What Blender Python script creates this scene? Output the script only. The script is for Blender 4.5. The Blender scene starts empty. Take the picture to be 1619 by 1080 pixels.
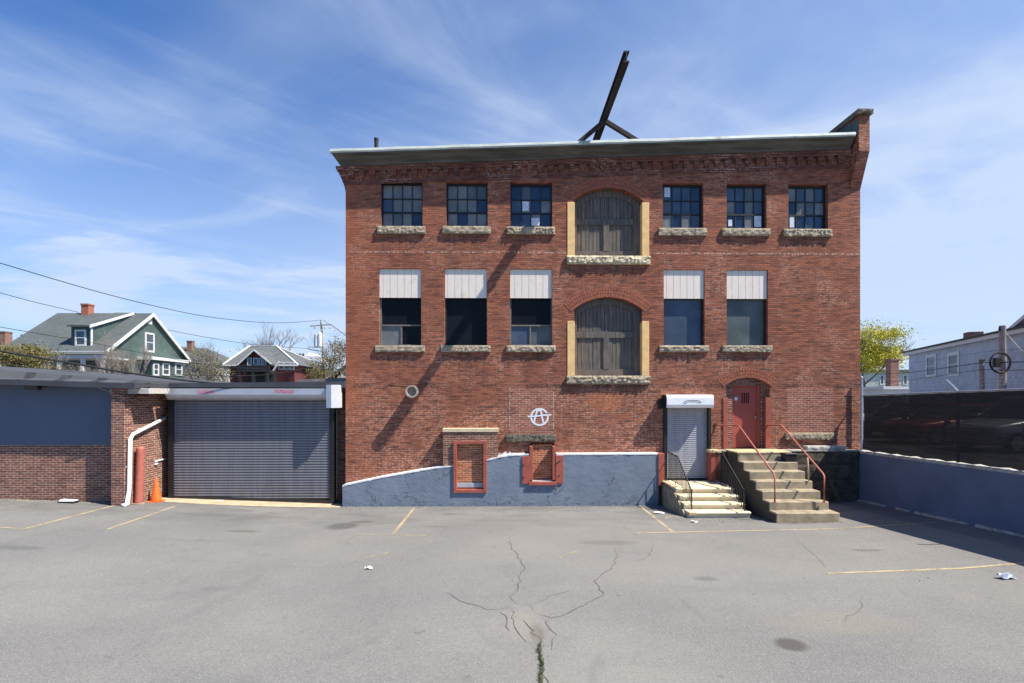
import bpy, bmesh, math, random
from mathutils import Vector, Matrix, noise as mnoise
random.seed(7)
SC = bpy.context.scene
COL = SC.collection
rad = math.radians

# ------------------------------------------------------------------ camera
FPX, CX, HY = 800.0, 809.5, 625.0          # focal length, centre column and horizon row of the 1619 px wide photograph
CAM = Vector((0.0, -16.0, 3.46))
TH = math.atan(0.0169)
cd = bpy.data.cameras.new('camera'); cam = bpy.data.objects.new('camera', cd); COL.objects.link(cam)
cam.location = CAM; cam.rotation_euler = (rad(90), 0, -TH)
cd.sensor_width = 36; cd.lens = 36 * FPX / 1619; cd.shift_y = 85 / 1619
cd.clip_start = 0.1; cd.clip_end = 3000
SC.camera = cam

# ------------------------------------------------------------------ light and sky
SUN = Vector((2.47, -1.0, 3.65)).normalized()
EL = math.asin(SUN.z); AZ = math.atan2(SUN.x, SUN.y)
W = bpy.data.worlds.new('World'); SC.world = W; W.use_nodes = True
nt = W.node_tree; nt.nodes.clear()
wo = nt.nodes.new('ShaderNodeOutputWorld'); bg = nt.nodes.new('ShaderNodeBackground')
sky = nt.nodes.new('ShaderNodeTexSky'); sky.sky_type = 'NISHITA'; sky.sun_disc = False
sky.sun_elevation = EL; sky.sun_rotation = AZ; sky.altitude = 20
sky.air_density = 1.0; sky.dust_density = 0.5; sky.ozone_density = 2.6
bg.inputs[1].default_value = 0.068
def wmath(op, a, b=None, c=None):
    n = nt.nodes.new('ShaderNodeMath'); n.operation = op
    for i, q in enumerate((a, b, c)):
        if q is None: continue
        if isinstance(q, (int, float)): n.inputs[i].default_value = q
        else: nt.links.new(q, n.inputs[i])
    return n.outputs[0]
tc = nt.nodes.new('ShaderNodeTexCoord'); sx = nt.nodes.new('ShaderNodeSeparateXYZ')
nt.links.new(tc.outputs['Generated'], sx.inputs[0])
zc = wmath('MAXIMUM', wmath('ADD', sx.outputs[2], 0.06), 0.03)
cu = wmath('DIVIDE', sx.outputs[0], zc); cv = wmath('DIVIDE', sx.outputs[1], zc)
def wnoise(ax, ay, su, sv, scale, detail, rough, dist, off):
    # streaks along the direction (ax, ay) on the cloud layer
    u = wmath('ADD', wmath('MULTIPLY', cu, ax), wmath('MULTIPLY', cv, ay))
    v = wmath('SUBTRACT', wmath('MULTIPLY', cv, ax), wmath('MULTIPLY', cu, ay))
    cb = nt.nodes.new('ShaderNodeCombineXYZ')
    nt.links.new(wmath('MULTIPLY', u, su), cb.inputs[0]); nt.links.new(wmath('MULTIPLY', v, sv), cb.inputs[1]); cb.inputs[2].default_value = off
    n = nt.nodes.new('ShaderNodeTexNoise'); n.inputs['Scale'].default_value = scale; n.inputs['Detail'].default_value = detail
    n.inputs['Roughness'].default_value = rough; n.inputs['Distortion'].default_value = dist
    nt.links.new(cb.outputs[0], n.inputs['Vector']); return n.outputs['Fac']
def wramp(f, a, b):
    n = nt.nodes.new('ShaderNodeMapRange'); n.interpolation_type = 'SMOOTHSTEP'
    n.inputs[1].default_value = a; n.inputs[2].default_value = b; nt.links.new(f, n.inputs[0]); return n.outputs[0]
n1 = wnoise(0.97, -0.25, 0.62, 1.0, 1.25, 8, 0.58, 0.5, 20.5)
n2 = wnoise(0.80, 0.60, 0.35, 1.1, 2.2, 7, 0.60, 0.5, 7.7)
n3 = wnoise(1.0, 0.0, 0.6, 0.8, 0.55, 4, 0.5, 0.2, 9.6)
c1 = wmath('MULTIPLY', wramp(n1, 0.40, 0.80), wramp(n3, 0.26, 0.66))
c2 = wmath('MULTIPLY', wramp(n2, 0.44, 0.82), 0.32)
cl = wmath('ADD', c1, c2)
cl = wmath('MULTIPLY', wmath('MULTIPLY', cl, 0.95), wramp(sx.outputs[1], -0.15, 0.35))      # cirrus kept northward; unseen southern sky left clear to hold down fill light
hz = wmath('MULTIPLY', wmath('MULTIPLY', wramp(sx.outputs[2], 0.55, 0.0), 0.62), wramp(sx.outputs[1], -0.5, 0.4))       # thin high veil towards the horizon
sheet = wmath('MULTIPLY', wmath('MULTIPLY', wramp(sx.outputs[0], -0.66, 0.30), 0.44), wramp(n3, 0.15, 0.6))       # broad thin sheet thickening to the right
cl = wmath('ADD', cl, wmath('MULTIPLY', sheet, wramp(sx.outputs[1], -0.15, 0.35)))
cl = wmath('MINIMUM', wmath('ADD', cl, hz), 0.85)
mx = nt.nodes.new('ShaderNodeMix'); mx.data_type = 'RGBA'
nt.links.new(cl, mx.inputs['Factor'])
tn = nt.nodes.new('ShaderNodeMix'); tn.data_type = 'RGBA'; tn.blend_type = 'MULTIPLY'; tn.inputs['Factor'].default_value = 1
nt.links.new(sky.outputs[0], tn.inputs['A']); tn.inputs['B'].default_value = (0.60, 1.0, 1.50, 1)
nt.links.new(tn.outputs['Result'], mx.inputs['A']); mx.inputs['B'].default_value = (5.5, 6.45, 8.1, 1)
nt.links.new(mx.outputs['Result'], bg.inputs[0]); nt.links.new(bg.outputs[0], wo.inputs[0])
sl = bpy.data.lights.new('sun', 'SUN'); sl.energy = 5.0; sl.angle = rad(0.53); sl.color = (1.0, 0.94, 0.83)
so = bpy.data.objects.new('sun', sl); COL.objects.link(so); so.location = (20, -20, 40)
so.rotation_euler = SUN.to_track_quat('Z', 'Y').to_euler()
SC.view_settings.view_transform = 'Standard'; SC.view_settings.look = 'None'
SC.view_settings.gamma = 1; SC.view_settings.exposure = 0.86; SC.view_settings.use_curve_mapping = False

# ------------------------------------------------------------------ reading the photograph's measurements on real planes
FWD = Vector((math.sin(TH), math.cos(TH), 0)); RGT = Vector((math.cos(TH), -math.sin(TH), 0)); UP = Vector((0, 0, 1))
def ray(px, py): return FWD + RGT * ((px - CX) / FPX) + UP * ((HY - py) / FPX)
def RP(px, py, p, n):
    d = ray(px, py); n = Vector(n); t = (Vector(p) - CAM).dot(n) / d.dot(n); return CAM + d * t
def F(px, py, y=0.0):
    q = RP(px, py, (0, y, 0), (0, 1, 0)); return q.x, q.z
def PX(px, py, x):
    q = RP(px, py, (x, 0, 0), (1, 0, 0)); return q.y, q.z
def clampf(a, lo, hi): return max(lo, min(hi, a))
def gz(x, y):
    if x > 11.38: return 1.66 + 0.015 * clampf(-y, 0, 20)
    z = 0.055 * clampf(-y, 0, 24) + 0.04 * clampf(-5 - x, 0, 12) + 0.04 * clampf(x - 8, 0, 3.3)
    if y > 8: z += 1.2 * clampf((y - 8) / 14, 0, 1)
    return z
def G(px, py, dz=0.0):
    d = ray(px, py); t = 3.0
    for _ in range(60):
        p = CAM + d * t; g = gz(min(p.x, 11.3), min(p.y, 7)) + dz
        t += (p.z - g) / (-d.z + 0.06) * 0.9
    p = CAM + d * t; return Vector((p.x, p.y, gz(min(p.x, 11.3), min(p.y, 7)) + dz))

# ------------------------------------------------------------------ material helpers
class Mt:
    def __init__(s, name, col=(.5, .5, .5), rough=.8, metal=0.0, spec=.5):
        s.m = bpy.data.materials.new(name); s.m.use_nodes = True; s.nt = s.m.node_tree
        s.b = s.nt.nodes['Principled BSDF']; s.out = s.nt.nodes['Material Output']
        s.b.inputs['Base Color'].default_value = (*col, 1); s.b.inputs['Roughness'].default_value = rough
        s.b.inputs['Metallic'].default_value = metal; s.b.inputs['Specular IOR Level'].default_value = spec
        s._p = None; s.c = tuple(col)
    def L(s, a, b): s.nt.links.new(a, b)
    def pos(s):
        if s._p is None: s._p = s.nt.nodes.new('ShaderNodeNewGeometry').outputs['Position']
        return s._p
    def sep(s, v):
        n = s.nt.nodes.new('ShaderNodeSeparateXYZ'); s.L(v, n.inputs[0]); return n.outputs
    def comb(s, x, y, z):
        n = s.nt.nodes.new('ShaderNodeCombineXYZ')
        for i, q in enumerate((x, y, z)):
            if isinstance(q, (int, float)): n.inputs[i].default_value = q
            else: s.L(q, n.inputs[i])
        return n.outputs[0]
    def math(s, op, a, b=None, c=None):
        n = s.nt.nodes.new('ShaderNodeMath'); n.operation = op
        for i, q in enumerate((a, b, c)):
            if q is None: continue
            if isinstance(q, (int, float)): n.inputs[i].default_value = q
            else: s.L(q, n.inputs[i])
        return n.outputs[0]
    def scale(s, v, k):
        n = s.nt.nodes.new('ShaderNodeVectorMath'); n.operation = 'MULTIPLY'; s.L(v, n.inputs[0]); n.inputs[1].default_value = k; return n.outputs[0]
    def noise(s, scale, detail=4, rough=.55, dist=0, vec=None, k=None):
        v = vec if vec is not None else s.pos()
        if k: v = s.scale(v, k)
        n = s.nt.nodes.new('ShaderNodeTexNoise'); n.inputs['Scale'].default_value = scale; n.inputs['Detail'].default_value = detail
        n.inputs['Roughness'].default_value = rough; n.inputs['Distortion'].default_value = dist
        s.L(v, n.inputs['Vector']); return n.outputs['Fac']
    def mr(s, f, a, b, lo=0.0, hi=1.0):
        n = s.nt.nodes.new('ShaderNodeMapRange'); n.interpolation_type = 'SMOOTHSTEP'
        s.L(f, n.inputs[0]); n.inputs[1].default_value = a; n.inputs[2].default_value = b; n.inputs[3].default_value = lo; n.inputs[4].default_value = hi
        return n.outputs[0]
    def mix(s, f, a, b, mode='MIX'):
        n = s.nt.nodes.new('ShaderNodeMix'); n.data_type = 'RGBA'; n.blend_type = mode
        for key, q in (('Factor', f), ('A', a), ('B', b)):
            if isinstance(q, (int, float)): n.inputs[key].default_value = q
            elif isinstance(q, tuple): n.inputs[key].default_value = (*q[:3], 1)
            else: s.L(q, n.inputs[key])
        return n.outputs['Result']
    def spot(s, c, r, soft=.4, wob=.35, wsc=3.0):
        # mask: 1 inside an irregular patch round c with radii r
        n = s.nt.nodes.new('ShaderNodeVectorMath'); n.operation = 'SUBTRACT'; s.L(s.pos(), n.inputs[0]); n.inputs[1].default_value = c
        n2 = s.nt.nodes.new('ShaderNodeVectorMath'); n2.operation = 'DIVIDE'; s.L(n.outputs[0], n2.inputs[0]); n2.inputs[1].default_value = r
        n3 = s.nt.nodes.new('ShaderNodeVectorMath'); n3.operation = 'LENGTH'; s.L(n2.outputs[0], n3.inputs[0])
        d = s.math('ADD', n3.outputs['Value'], s.math('MULTIPLY', s.math('SUBTRACT', s.noise(wsc, 4), .5), wob * 2))
        return s.mr(d, 1 + soft * .5, 1 - soft * .5)
    def base(s, c): s.L(c, s.b.inputs['Base Color'])
    def rough(s, c): s.L(c, s.b.inputs['Roughness'])
    def bump(s, h, strength=.3, dist=.01):
        n = s.nt.nodes.new('ShaderNodeBump'); n.inputs['Strength'].default_value = strength; n.inputs['Distance'].default_value = dist
        s.L(h, n.inputs['Height']); s.L(n.outputs[0], s.b.inputs['Normal'])
    def alpha(s, f): s.L(f, s.b.inputs['Alpha'])

def var(name, col, rough=.8, amt=.25, scale=3.0, bscale=60, bstr=.15, bdist=.004, metal=0, spec=.4, k=None, dirt=None, dcol=(.05, .045, .04)):
    t = Mt(name, col, rough, metal, spec)
    n = t.noise(scale, 6, .6, k=k)
    c = t.mix(t.mr(n, .3, .7), tuple(q * (1 - amt) for q in col), tuple(min(1, q * (1 + amt)) for q in col))
    if dirt:
        c = t.mix(t.math('MULTIPLY', t.mr(t.noise(dirt[0], 7, .65), dirt[1], dirt[1] + .2), dirt[2]), c, dcol)
    t.base(c)
    if bstr: t.bump(t.noise(bscale, 4), bstr, bdist)
    return t.m

def brick_mat(name, c1, c2, mort, bw=.205, bh=.0665, ms=.010, sootamt=.6, extra=None, mort_hi=(.56, .42, .32), mlow=.53):
    t = Mt(name, c1, .9, 0, .25)
    p = t.sep(t.pos())
    u = t.math('ADD', p[0], p[1])
    v3 = t.comb(u, p[2], 0)
    br = t.nt.nodes.new('ShaderNodeTexBrick'); t.L(v3, br.inputs['Vector'])
    br.inputs['Scale'].default_value = 1; br.inputs['Brick Width'].default_value = bw; br.inputs['Row Height'].default_value = bh
    br.inputs['Mortar Size'].default_value = ms; br.inputs['Mortar Smooth'].default_value = .25; br.inputs['Bias'].default_value = -.15
    br.inputs['Color1'].default_value = (*c1, 1); br.inputs['Color2'].default_value = (*c2, 1)
    # some courses burnt darker in short runs, some bricks nearly black
    runs = t.noise(1.0, 3, .6, vec=t.comb(t.math('MULTIPLY', u, 2.2), t.math('MULTIPLY', p[2], 15.0), 0))
    big = t.noise(.55, 5, .6)
    # mortar: dark and dirty in some areas, raked pale in others
    mv = t.mr(t.math('ADD', t.noise(.8, 5, .65), t.math('MULTIPLY', t.mr(p[2], 5.2, 1.0), .16)), mlow - .08, mlow + .14)
    md = t.noise(9, 3, .7)
    mcol = t.mix(t.math('MULTIPLY', mv, t.mr(md, .38, .62)), mort, mort_hi)
    t.L(mcol, br.inputs['Mortar'])
    c = br.outputs['Color']
    c = t.mix(t.math('MULTIPLY', t.mr(runs, .47, .70), .70), c, (.055, .026, .022), 'MIX')
    c = t.mix(t.math('MULTIPLY', t.mr(big, .35, .7), .35), c, (.62, .52, .5), 'MULTIPLY')
    soot = t.mr(t.noise(.9, 6, .7, vec=t.comb(t.math('MULTIPLY', u, .8), t.math('MULTIPLY', p[2], 2.6), 2.0)), .56, .76)
    c = t.mix(t.math('MULTIPLY', soot, sootamt), c, (.075, .04, .035))
    if extra: c = extra(t, c, p, u)
    t.base(c)
    hgt = t.math('ADD', t.math('MULTIPLY', br.outputs['Fac'], -1.0), t.math('MULTIPLY', t.noise(55, 3), .5))
    t.bump(hgt, .55, .008)
    return t.m

# ------------------------------------------------------------------ mesh helpers
class MB:
    def __init__(s, M=None): s.v = []; s.f = []; s.mi = []; s.cur = 0; s.M = M
    def add(s, vs, fs):
        o = len(s.v)
        for q in vs:
            q = Vector(q); s.v.append(s.M @ q if s.M else q)
        for q in fs: s.f.append([o + i for i in q]); s.mi.append(s.cur)
    def box(s, x0, x1, y0, y1, z0, z1):
        s.add([(x0, y0, z0), (x1, y0, z0), (x1, y1, z0), (x0, y1, z0), (x0, y0, z1), (x1, y0, z1), (x1, y1, z1), (x0, y1, z1)],
              [(0, 3, 2, 1), (4, 5, 6, 7), (0, 1, 5, 4), (1, 2, 6, 5), (2, 3, 7, 6), (3, 0, 4, 7)])
    def hexa(s, pts): s.add(pts, [(0, 3, 2, 1), (4, 5, 6, 7), (0, 1, 5, 4), (1, 2, 6, 5), (2, 3, 7, 6), (3, 0, 4, 7)])
    def prism(s, pts, vec):
        n = len(pts); vec = Vector(vec); a = [Vector(p) for p in pts]
        s.add(a + [p + vec for p in a], [list(range(n))[::-1], [n + i for i in range(n)]] + [(i, (i + 1) % n, n + (i + 1) % n, n + i) for i in range(n)])
    def quad(s, *p): s.add(p, [tuple(range(len(p)))])
    def tube(s, pts, r, n=8, caps=True):
        pts = [Vector(p) for p in pts]; N = len(pts); rs = r if isinstance(r, (list, tuple)) else [r] * N
        vs = []; fs = []
        up = None
        for i, p in enumerate(pts):
            d = (pts[min(i + 1, N - 1)] - pts[max(i - 1, 0)]).normalized()
            if up is None: up = Vector((0, 0, 1)) if abs(d.z) < .9 else Vector((0, 1, 0))
            a = d.cross(up)
            if a.length < 1e-4: a = d.cross(Vector((1, 0, 0)))
            a.normalize(); b = d.cross(a)
            for k in range(n):
                w = 2 * math.pi * k / n; vs.append(p + (a * math.cos(w) + b * math.sin(w)) * rs[i])
        for i in range(N - 1):
            for k in range(n): fs.append((i * n + k, i * n + (k + 1) % n, (i + 1) * n + (k + 1) % n, (i + 1) * n + k))
        if caps: fs += [list(range(n))[::-1], [(N - 1) * n + k for k in range(n)]]
        s.add(vs, fs)
    def lathe(s, prof, c, n=20):
        vs = []; fs = []; m = len(prof)
        for (r, z) in prof:
            for k in range(n):
                w = 2 * math.pi * k / n; vs.append((c[0] + r * math.cos(w), c[1] + r * math.sin(w), c[2] + z))
        for i in range(m - 1):
            for k in range(n): fs.append((i * n + k, i * n + (k + 1) % n, (i + 1) * n + (k + 1) % n, (i + 1) * n + k))
        fs += [list(range(n))[::-1], [(m - 1) * n + k for k in range(n)]]
        s.add(vs, fs)
    def bar(s, a, b, w, h, up=(0, 0, 1)):
        a = Vector(a); b = Vector(b); d = (b - a).normalized(); u = Vector(up); r = d.cross(u)
        if r.length < 1e-3: r = d.cross(Vector((1, 0, 0)))
        r.normalize(); u = r.cross(d); r *= w / 2; u *= h / 2
        s.hexa([a - r - u, a + r - u, b + r - u, b - r - u, a - r + u, a + r + u, b + r + u, b - r + u])
    def rough(s, x0, x1, y0, y1, z0, z1, seg=.05, amp=.014, seed=0):
        # quarry-faced stone block: rough front and underside, fairly true top edge
        nx = max(2, int((x1 - x0) / seg)); nz = max(2, int((z1 - z0) / seg) + 1); vs = []; fs = []
        rnd = random.Random(seed)
        def row(y, jit):
            for j in range(nz + 1):
                for i in range(nx + 1):
                    x = x0 + (x1 - x0) * i / nx; z = z0 + (z1 - z0) * j / nz
                    top = j == nz
                    a = amp * (1.7 if not top else .35)
                    n = mnoise.noise(Vector((x * 9 + seed, z * 11, seed * 1.7)))
                    dy = (-abs(n) * a * 1.6 + rnd.uniform(-.5, .5) * a) * jit
                    dz = (rnd.uniform(-.6, .9) * amp if j == 0 else rnd.uniform(-.5, .3) * amp * (.4 if top else 1)) * jit
                    dx = rnd.uniform(-1, 1) * amp * .5 * jit if i in (0, nx) else 0
                    vs.append((x + dx, y + dy + (amp * 1.0 if (j in (0, nz) or i in (0, nx)) and jit else 0), z + dz))
        row(y0, 1); row(y1, 0); o = (nx + 1) * (nz + 1)
        def id(i, j, k): return k * o + j * (nx + 1) + i
        for j in range(nz):
            for i in range(nx):
                fs.append((id(i, j, 0), id(i + 1, j, 0), id(i + 1, j + 1, 0), id(i, j + 1, 0)))
                fs.append((id(i, j, 1), id(i, j + 1, 1), id(i + 1, j + 1, 1), id(i + 1, j, 1)))
        for i in range(nx):
            fs.append((id(i, 0, 0), id(i, 0, 1), id(i + 1, 0, 1), id(i + 1, 0, 0))); fs.append((id(i, nz, 0), id(i + 1, nz, 0), id(i + 1, nz, 1), id(i, nz, 1)))
        for j in range(nz):
            fs.append((id(0, j, 0), id(0, j + 1, 0), id(0, j + 1, 1), id(0, j, 1))); fs.append((id(nx, j, 0), id(nx, j, 1), id(nx, j + 1, 1), id(nx, j + 1, 0)))
        s.add(vs, fs)
    def build(s, name, mats, parent=None, smooth=False, bevel=0, loc=None, fixn=True):
        if not isinstance(mats, (list, tuple)): mats = [mats]
        root = parent
        while root is not None and root.parent is not None: root = root.parent
        off = Vector(root.location) if root is not None else (Vector(loc) if loc is not None else Vector((0, 0, 0)))
        me = bpy.data.meshes.new(name); me.from_pydata([q - off for q in s.v], [], s.f)
        for m in mats: me.materials.append(m)
        for p, i in zip(me.polygons, s.mi): p.material_index = min(i, len(mats) - 1)
        if fixn:
            bm = bmesh.new(); bm.from_mesh(me); bmesh.ops.recalc_face_normals(bm, faces=bm.faces); bm.to_mesh(me); bm.free()
        if smooth: me.polygons.foreach_set('use_smooth', [True] * len(me.polygons))
        me.update()
        o = bpy.data.objects.new(name, me); COL.objects.link(o)
        if parent is not None: o.parent = parent
        else: o.location = off
        if bevel:
            b = o.modifiers.new('bevel', 'BEVEL'); b.width = bevel; b.segments = 1; b.limit_method = 'ANGLE'
        return o

def thing(name, label, cat, loc, group=None):
    o = bpy.data.objects.new(name, None); COL.objects.link(o); o.location = loc; o.empty_display_size = .3
    o['label'] = label; o['category'] = cat
    if group: o['group'] = group
    return o
def tag(o, label, cat, group=None):
    o['label'] = label; o['category'] = cat
    if group: o['group'] = group
    return o
def kind(o, k): o['kind'] = k; return o
def cut(o, cutters):
    # boolean difference of o with a list of MB shapes
    mb = MB()
    for c in cutters:
        mb.add(c.v, c.f)
    me = bpy.data.meshes.new('cutter'); me.from_pydata(mb.v, [], mb.f)
    bm = bmesh.new(); bm.from_mesh(me); bmesh.ops.recalc_face_normals(bm, faces=bm.faces); bm.to_mesh(me); bm.free()
    co = bpy.data.objects.new('cutter', me); COL.objects.link(co); co.matrix_world = Matrix.Translation((0, 0, 0))
    root = o.parent
    if root: co.location = -Vector((0, 0, 0))
    md = o.modifiers.new('cut', 'BOOLEAN'); md.operation = 'DIFFERENCE'; md.object = co; md.solver = 'EXACT'
    bpy.context.view_layer.update()
    dg = bpy.context.evaluated_depsgraph_get()
    nm = bpy.data.meshes.new_from_object(o.evaluated_get(dg)); nm.name = o.name
    o.modifiers.clear(); o.data = nm
    bpy.data.objects.remove(co, do_unlink=True)
def arch_poly(x0, x1, zb, zs, zt, y, n=14):
    # opening with a segmental head: pts counter-clockwise in the x-z plane
    w = (x1 - x0) / 2; h = zt - zs; R = (w * w + h * h) / (2 * h); cx = (x0 + x1) / 2; cz = zt - R
    a = math.asin(min(1, w / R)); pts = [(x0, y, zb), (x1, y, zb)]
    for i in range(n + 1):
        t = a - 2 * a * i / n; pts.append((cx + R * math.sin(t), y, cz + R * math.cos(t)))
    return pts, cx, cz, R, a

# ------------------------------------------------------------------ materials
SILLS = [(594, 671, 370, 1.0), (697, 775, 370, 1.3), (800, 878, 371, .9), (1044, 1119, 372, .8), (1145, 1219, 373, 1.2), (1242, 1316, 373, .9), (593, 672, 558, .8), (697, 775, 558, 1.1), (800, 877, 558, .7), (1044, 1120, 558, 1.0), (1145, 1220, 558, .9), (896, 1027, 419, 1.0), (896, 1027, 607, .9), (800, 879, 700, .5)]
def fac_extra(t, c, p, u):
    # rain-washed dirt hanging below the sills, in ragged vertical streaks
    drip = t.mr(t.noise(1, 4, .65, vec=t.comb(t.math('MULTIPLY', u, 9.0), t.math('MULTIPLY', p[2], .7), 4.0)), .44, .66)
    tot = None
    for (px0, px1, py, ln) in SILLS:
        x0, z0 = F(px0, py); x1, _ = F(px1, py)
        a = t.math('MULTIPLY', t.mr(p[0], x0 - .12, x0 + .1), t.mr(p[0], x1 + .12, x1 - .1)); a = t.math('MULTIPLY', a, t.math('MULTIPLY', t.mr(p[2], z0 - ln, z0 - .05), t.mr(p[2], z0 + .02, z0)))
        tot = a if tot is None else t.math('ADD', tot, a)
    c = t.mix(t.math('MULTIPLY', t.math('MULTIPLY', tot, drip), .55), c, (.075, .045, .036))
    # old repairs: orange-ish brick at the left edge, an orange patch, pale patched courses
    e = t.mr(p[0], -3.6, -5.0); e = t.math('MULTIPLY', e, t.mr(t.noise(.7, 4), .35, .6))
    c = t.mix(t.math('MULTIPLY', e, .55), c, (.34, .105, .05))
    c = t.mix(t.math('MULTIPLY', t.spot((3.2, 0, 3.3), (.6, 1, .32)), .4), c, (.42, .13, .05))
    ln = t.math('MULTIPLY', t.mr(t.math('ABSOLUTE', t.math('SUBTRACT', p[2], 3.76)), .11, .03), t.mr(t.noise(1.4, 3), .44, .56))
    c = t.mix(t.math('MULTIPLY', ln, t.mr(t.noise(14, 2), .4, .6, .2, .8)), c, (.05, .032, .03))
    l2 = t.math('MULTIPLY', t.mr(t.math('ABSOLUTE', t.math('SUBTRACT', p[2], 7.98)), .035, .012), t.mr(t.noise(16, 2), .46, .56))
    c = t.mix(t.math('MULTIPLY', l2, .6), c, (.55, .42, .34))
    return c
m_brick = brick_mat('red brick', (.385, .126, .066), (.200, .065, .042), (.15, .088, .06), extra=fac_extra)
m_brick_new = brick_mat('brick infill', (.37, .125, .078), (.24, .078, .052), (.33, .22, .17), sootamt=.25, mlow=.42)
m_brick_or = brick_mat('orange brick infill', (.50, .165, .055), (.38, .10, .035), (.46, .33, .22), sootamt=.10, mlow=.46)
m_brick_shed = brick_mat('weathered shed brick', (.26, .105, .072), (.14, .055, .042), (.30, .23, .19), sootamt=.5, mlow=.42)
m_brick_edge = var('arch brick', (.30, .098, .056), .9, .3, 12, 50, .4, .006, dirt=(3, .5, .4), dcol=(.08, .04, .032))
m_brick_edge2 = var('arch joint', (.30, .22, .18), .95, .3, 18)
m_stone = var('rough sandstone', (.33, .27, .19), .92, .25, 7, 30, .5, .02, dirt=(5.5, .5, .5), dcol=(.11, .092, .065))
m_stone_dk = var('blackened stone', (.13, .115, .085), .95, .5, 5, 30, .6, .02, dirt=(3, .5, .6), dcol=(.03, .027, .022))
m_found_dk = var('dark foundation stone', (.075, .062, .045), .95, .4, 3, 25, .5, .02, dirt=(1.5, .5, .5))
m_yellow = var('ochre painted jamb', (.74, .48, .20), .75, .12, 4, 60, .2, .004, dirt=(6, .58, .35), dcol=(.25, .17, .08))
def blue_mat():
    t = Mt('slate blue paint', (.155, .215, .30), .72, 0, .35)
    p = t.pos()
    c = t.mix(t.mr(t.noise(1.6, 6, .6), .3, .7), (.152, .182, .232), (.190, .226, .280))
    c = t.mix(t.math('MULTIPLY', t.mr(t.noise(9, 5, .7), .60, .74), .55), c, (.10, .135, .19))
    s3 = t.sep(p)
    low = t.math('MULTIPLY', t.mr(s3[2], .30, .0), t.mr(t.noise(7, 6, .7, k=(1, 1, 2.2)), .52, .62))
    c = t.mix(t.math('MULTIPLY', low, .75), c, (.055, .06, .07))
    c = t.mix(t.math('MULTIPLY', t.mr(t.noise(13, 3, .6), .68, .74), .55), c, (.40, .42, .44))
    c = t.mix(t.math('MULTIPLY', t.mr(t.noise(1.0, 5, .7, k=(11, 11, .8)), .56, .72), .35), c, (.10, .12, .15))
    ck = t.math('ABSOLUTE', t.math('SUBTRACT', t.noise(1.5, 5, .7, .6), .5)); c = t.mix(t.math('MULTIPLY', t.mr(ck, .012, .003), t.mr(t.noise(.9, 3), .5, .6)), c, (.05, .055, .065))
    t.base(c)
    h = t.math('ADD', t.noise(3.5, 6, .62, k=(1, 1, 1.8)), t.math('MULTIPLY', t.noise(28, 4, .6), .3))
    t.bump(h, .42, .03)
    return t.m
m_blue = blue_mat()
m_blue_wall = var('blue wall paint', (.115, .150, .225), .75, .12, 1.2, 14, .35, .015, dirt=(2.5, .62, .35), dcol=(.08, .10, .14))
m_blue_panel = var('blue panel paint', (.085, .105, .155), .7, .06, .8, 30, .1, .004)
m_white_edge = var('white ledge', (.72, .71, .69), .85, .12, 6)
m_red = var('red oxide paint', (.33, .085, .055), .6, .16, 5, 40, .15, .003, dirt=(9, .62, .4), dcol=(.16, .05, .04))
m_reddoor = var('red door paint', (.36, .085, .06), .55, .08, 2.5, 40, .05, .002, dirt=(5, .64, .25), dcol=(.20, .05, .04))
m_rail_red = var('red rail paint', (.40, .12, .075), .5, .2, 8, 60, .1, .002, dirt=(14, .6, .5), dcol=(.20, .08, .05))
m_iron = var('black iron', (.020, .019, .018), .6, .3, 20, 80, .1, .002)
m_rust = var('rusted steel beam', (.020, .014, .012), .8, .4, 6, 40, .3, .004, dirt=(4, .55, .6), dcol=(.045, .02, .013))
m_steel = var('galvanized steel', (.42, .44, .47), .45, .12, 8, 60, .05, .002, metal=.6)
m_steel_dk = var('dark steel frame', (.012, .012, .014), .55, .2, 9)
m_alu = var('bronze sash', (.16, .14, .125), .55, .15, 9)
def shutter_mat(name, col, r=.45):
    t = Mt(name, col, r, .25, .5)
    p = t.pos()
    st = t.noise(1.0, 5, .6, k=(9, 9, .5))
    c = t.mix(t.mr(st, .3, .7), tuple(q * .86 for q in col), tuple(q * 1.1 for q in col))
    c = t.mix(t.math('MULTIPLY', t.mr(t.noise(3.2, 6, .7), .6, .75), .25), c, (.16, .14, .13))
    s3 = t.sep(p); gr_ = t.math('MULTIPLY', t.mr(s3[2], 1.3, .1), t.mr(t.noise(1, 6, .7, k=(7, 7, 1.2)), .42, .62)); c = t.mix(t.math('MULTIPLY', gr_, .45), c, (.13, .11, .095))
    t.base(c); return t.m
m_shut = shutter_mat('grey shutter slats', (.185, .188, .215))
m_shut2 = shutter_mat('pale shutter slats', (.34, .345, .38))
m_hood = var('silver shutter hood', (.42, .44, .48), .4, .06, 2.5, 20, .05, .003, metal=.35, dirt=(3, .6, .25), dcol=(.3, .3, .3))
m_hoodw = var('white painted hood', (.80, .80, .82), .45, .05, 3, 20, .05, .003)
m_white = var('white painted boards', (.72, .635, .55), .7, .06, 4, 40, .05, .002, k=(6, 6, .8), dirt=(4, .56, .35), dcol=(.42, .36, .29))
m_whitepl = var('white downpipe paint', (.80, .79, .77), .5, .05, 5, 40, .03, .002, dirt=(9, .62, .5), dcol=(.35, .28, .22))
def glass(name, col, r=.12, spec=.5):
    t = Mt(name, col, r, 0, spec)
    c = t.mix(t.mr(t.noise(1.6, 4, .6), .35, .7), tuple(q * .8 for q in col), tuple(q * 1.25 for q in col)); t.base(c)
    t.bump(t.noise(2.5, 2), .05, .02)
    return t.m
m_gl_blue = glass('clear dark pane', (.018, .034, .065)); m_gl_blue2 = glass('blue pane', (.045, .07, .10))
m_gl_grey = glass('painted grey pane', (.155, .165, .165), .35, .35); m_gl_grey2 = glass('dirty pane', (.085, .10, .108), .3, .35)
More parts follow.
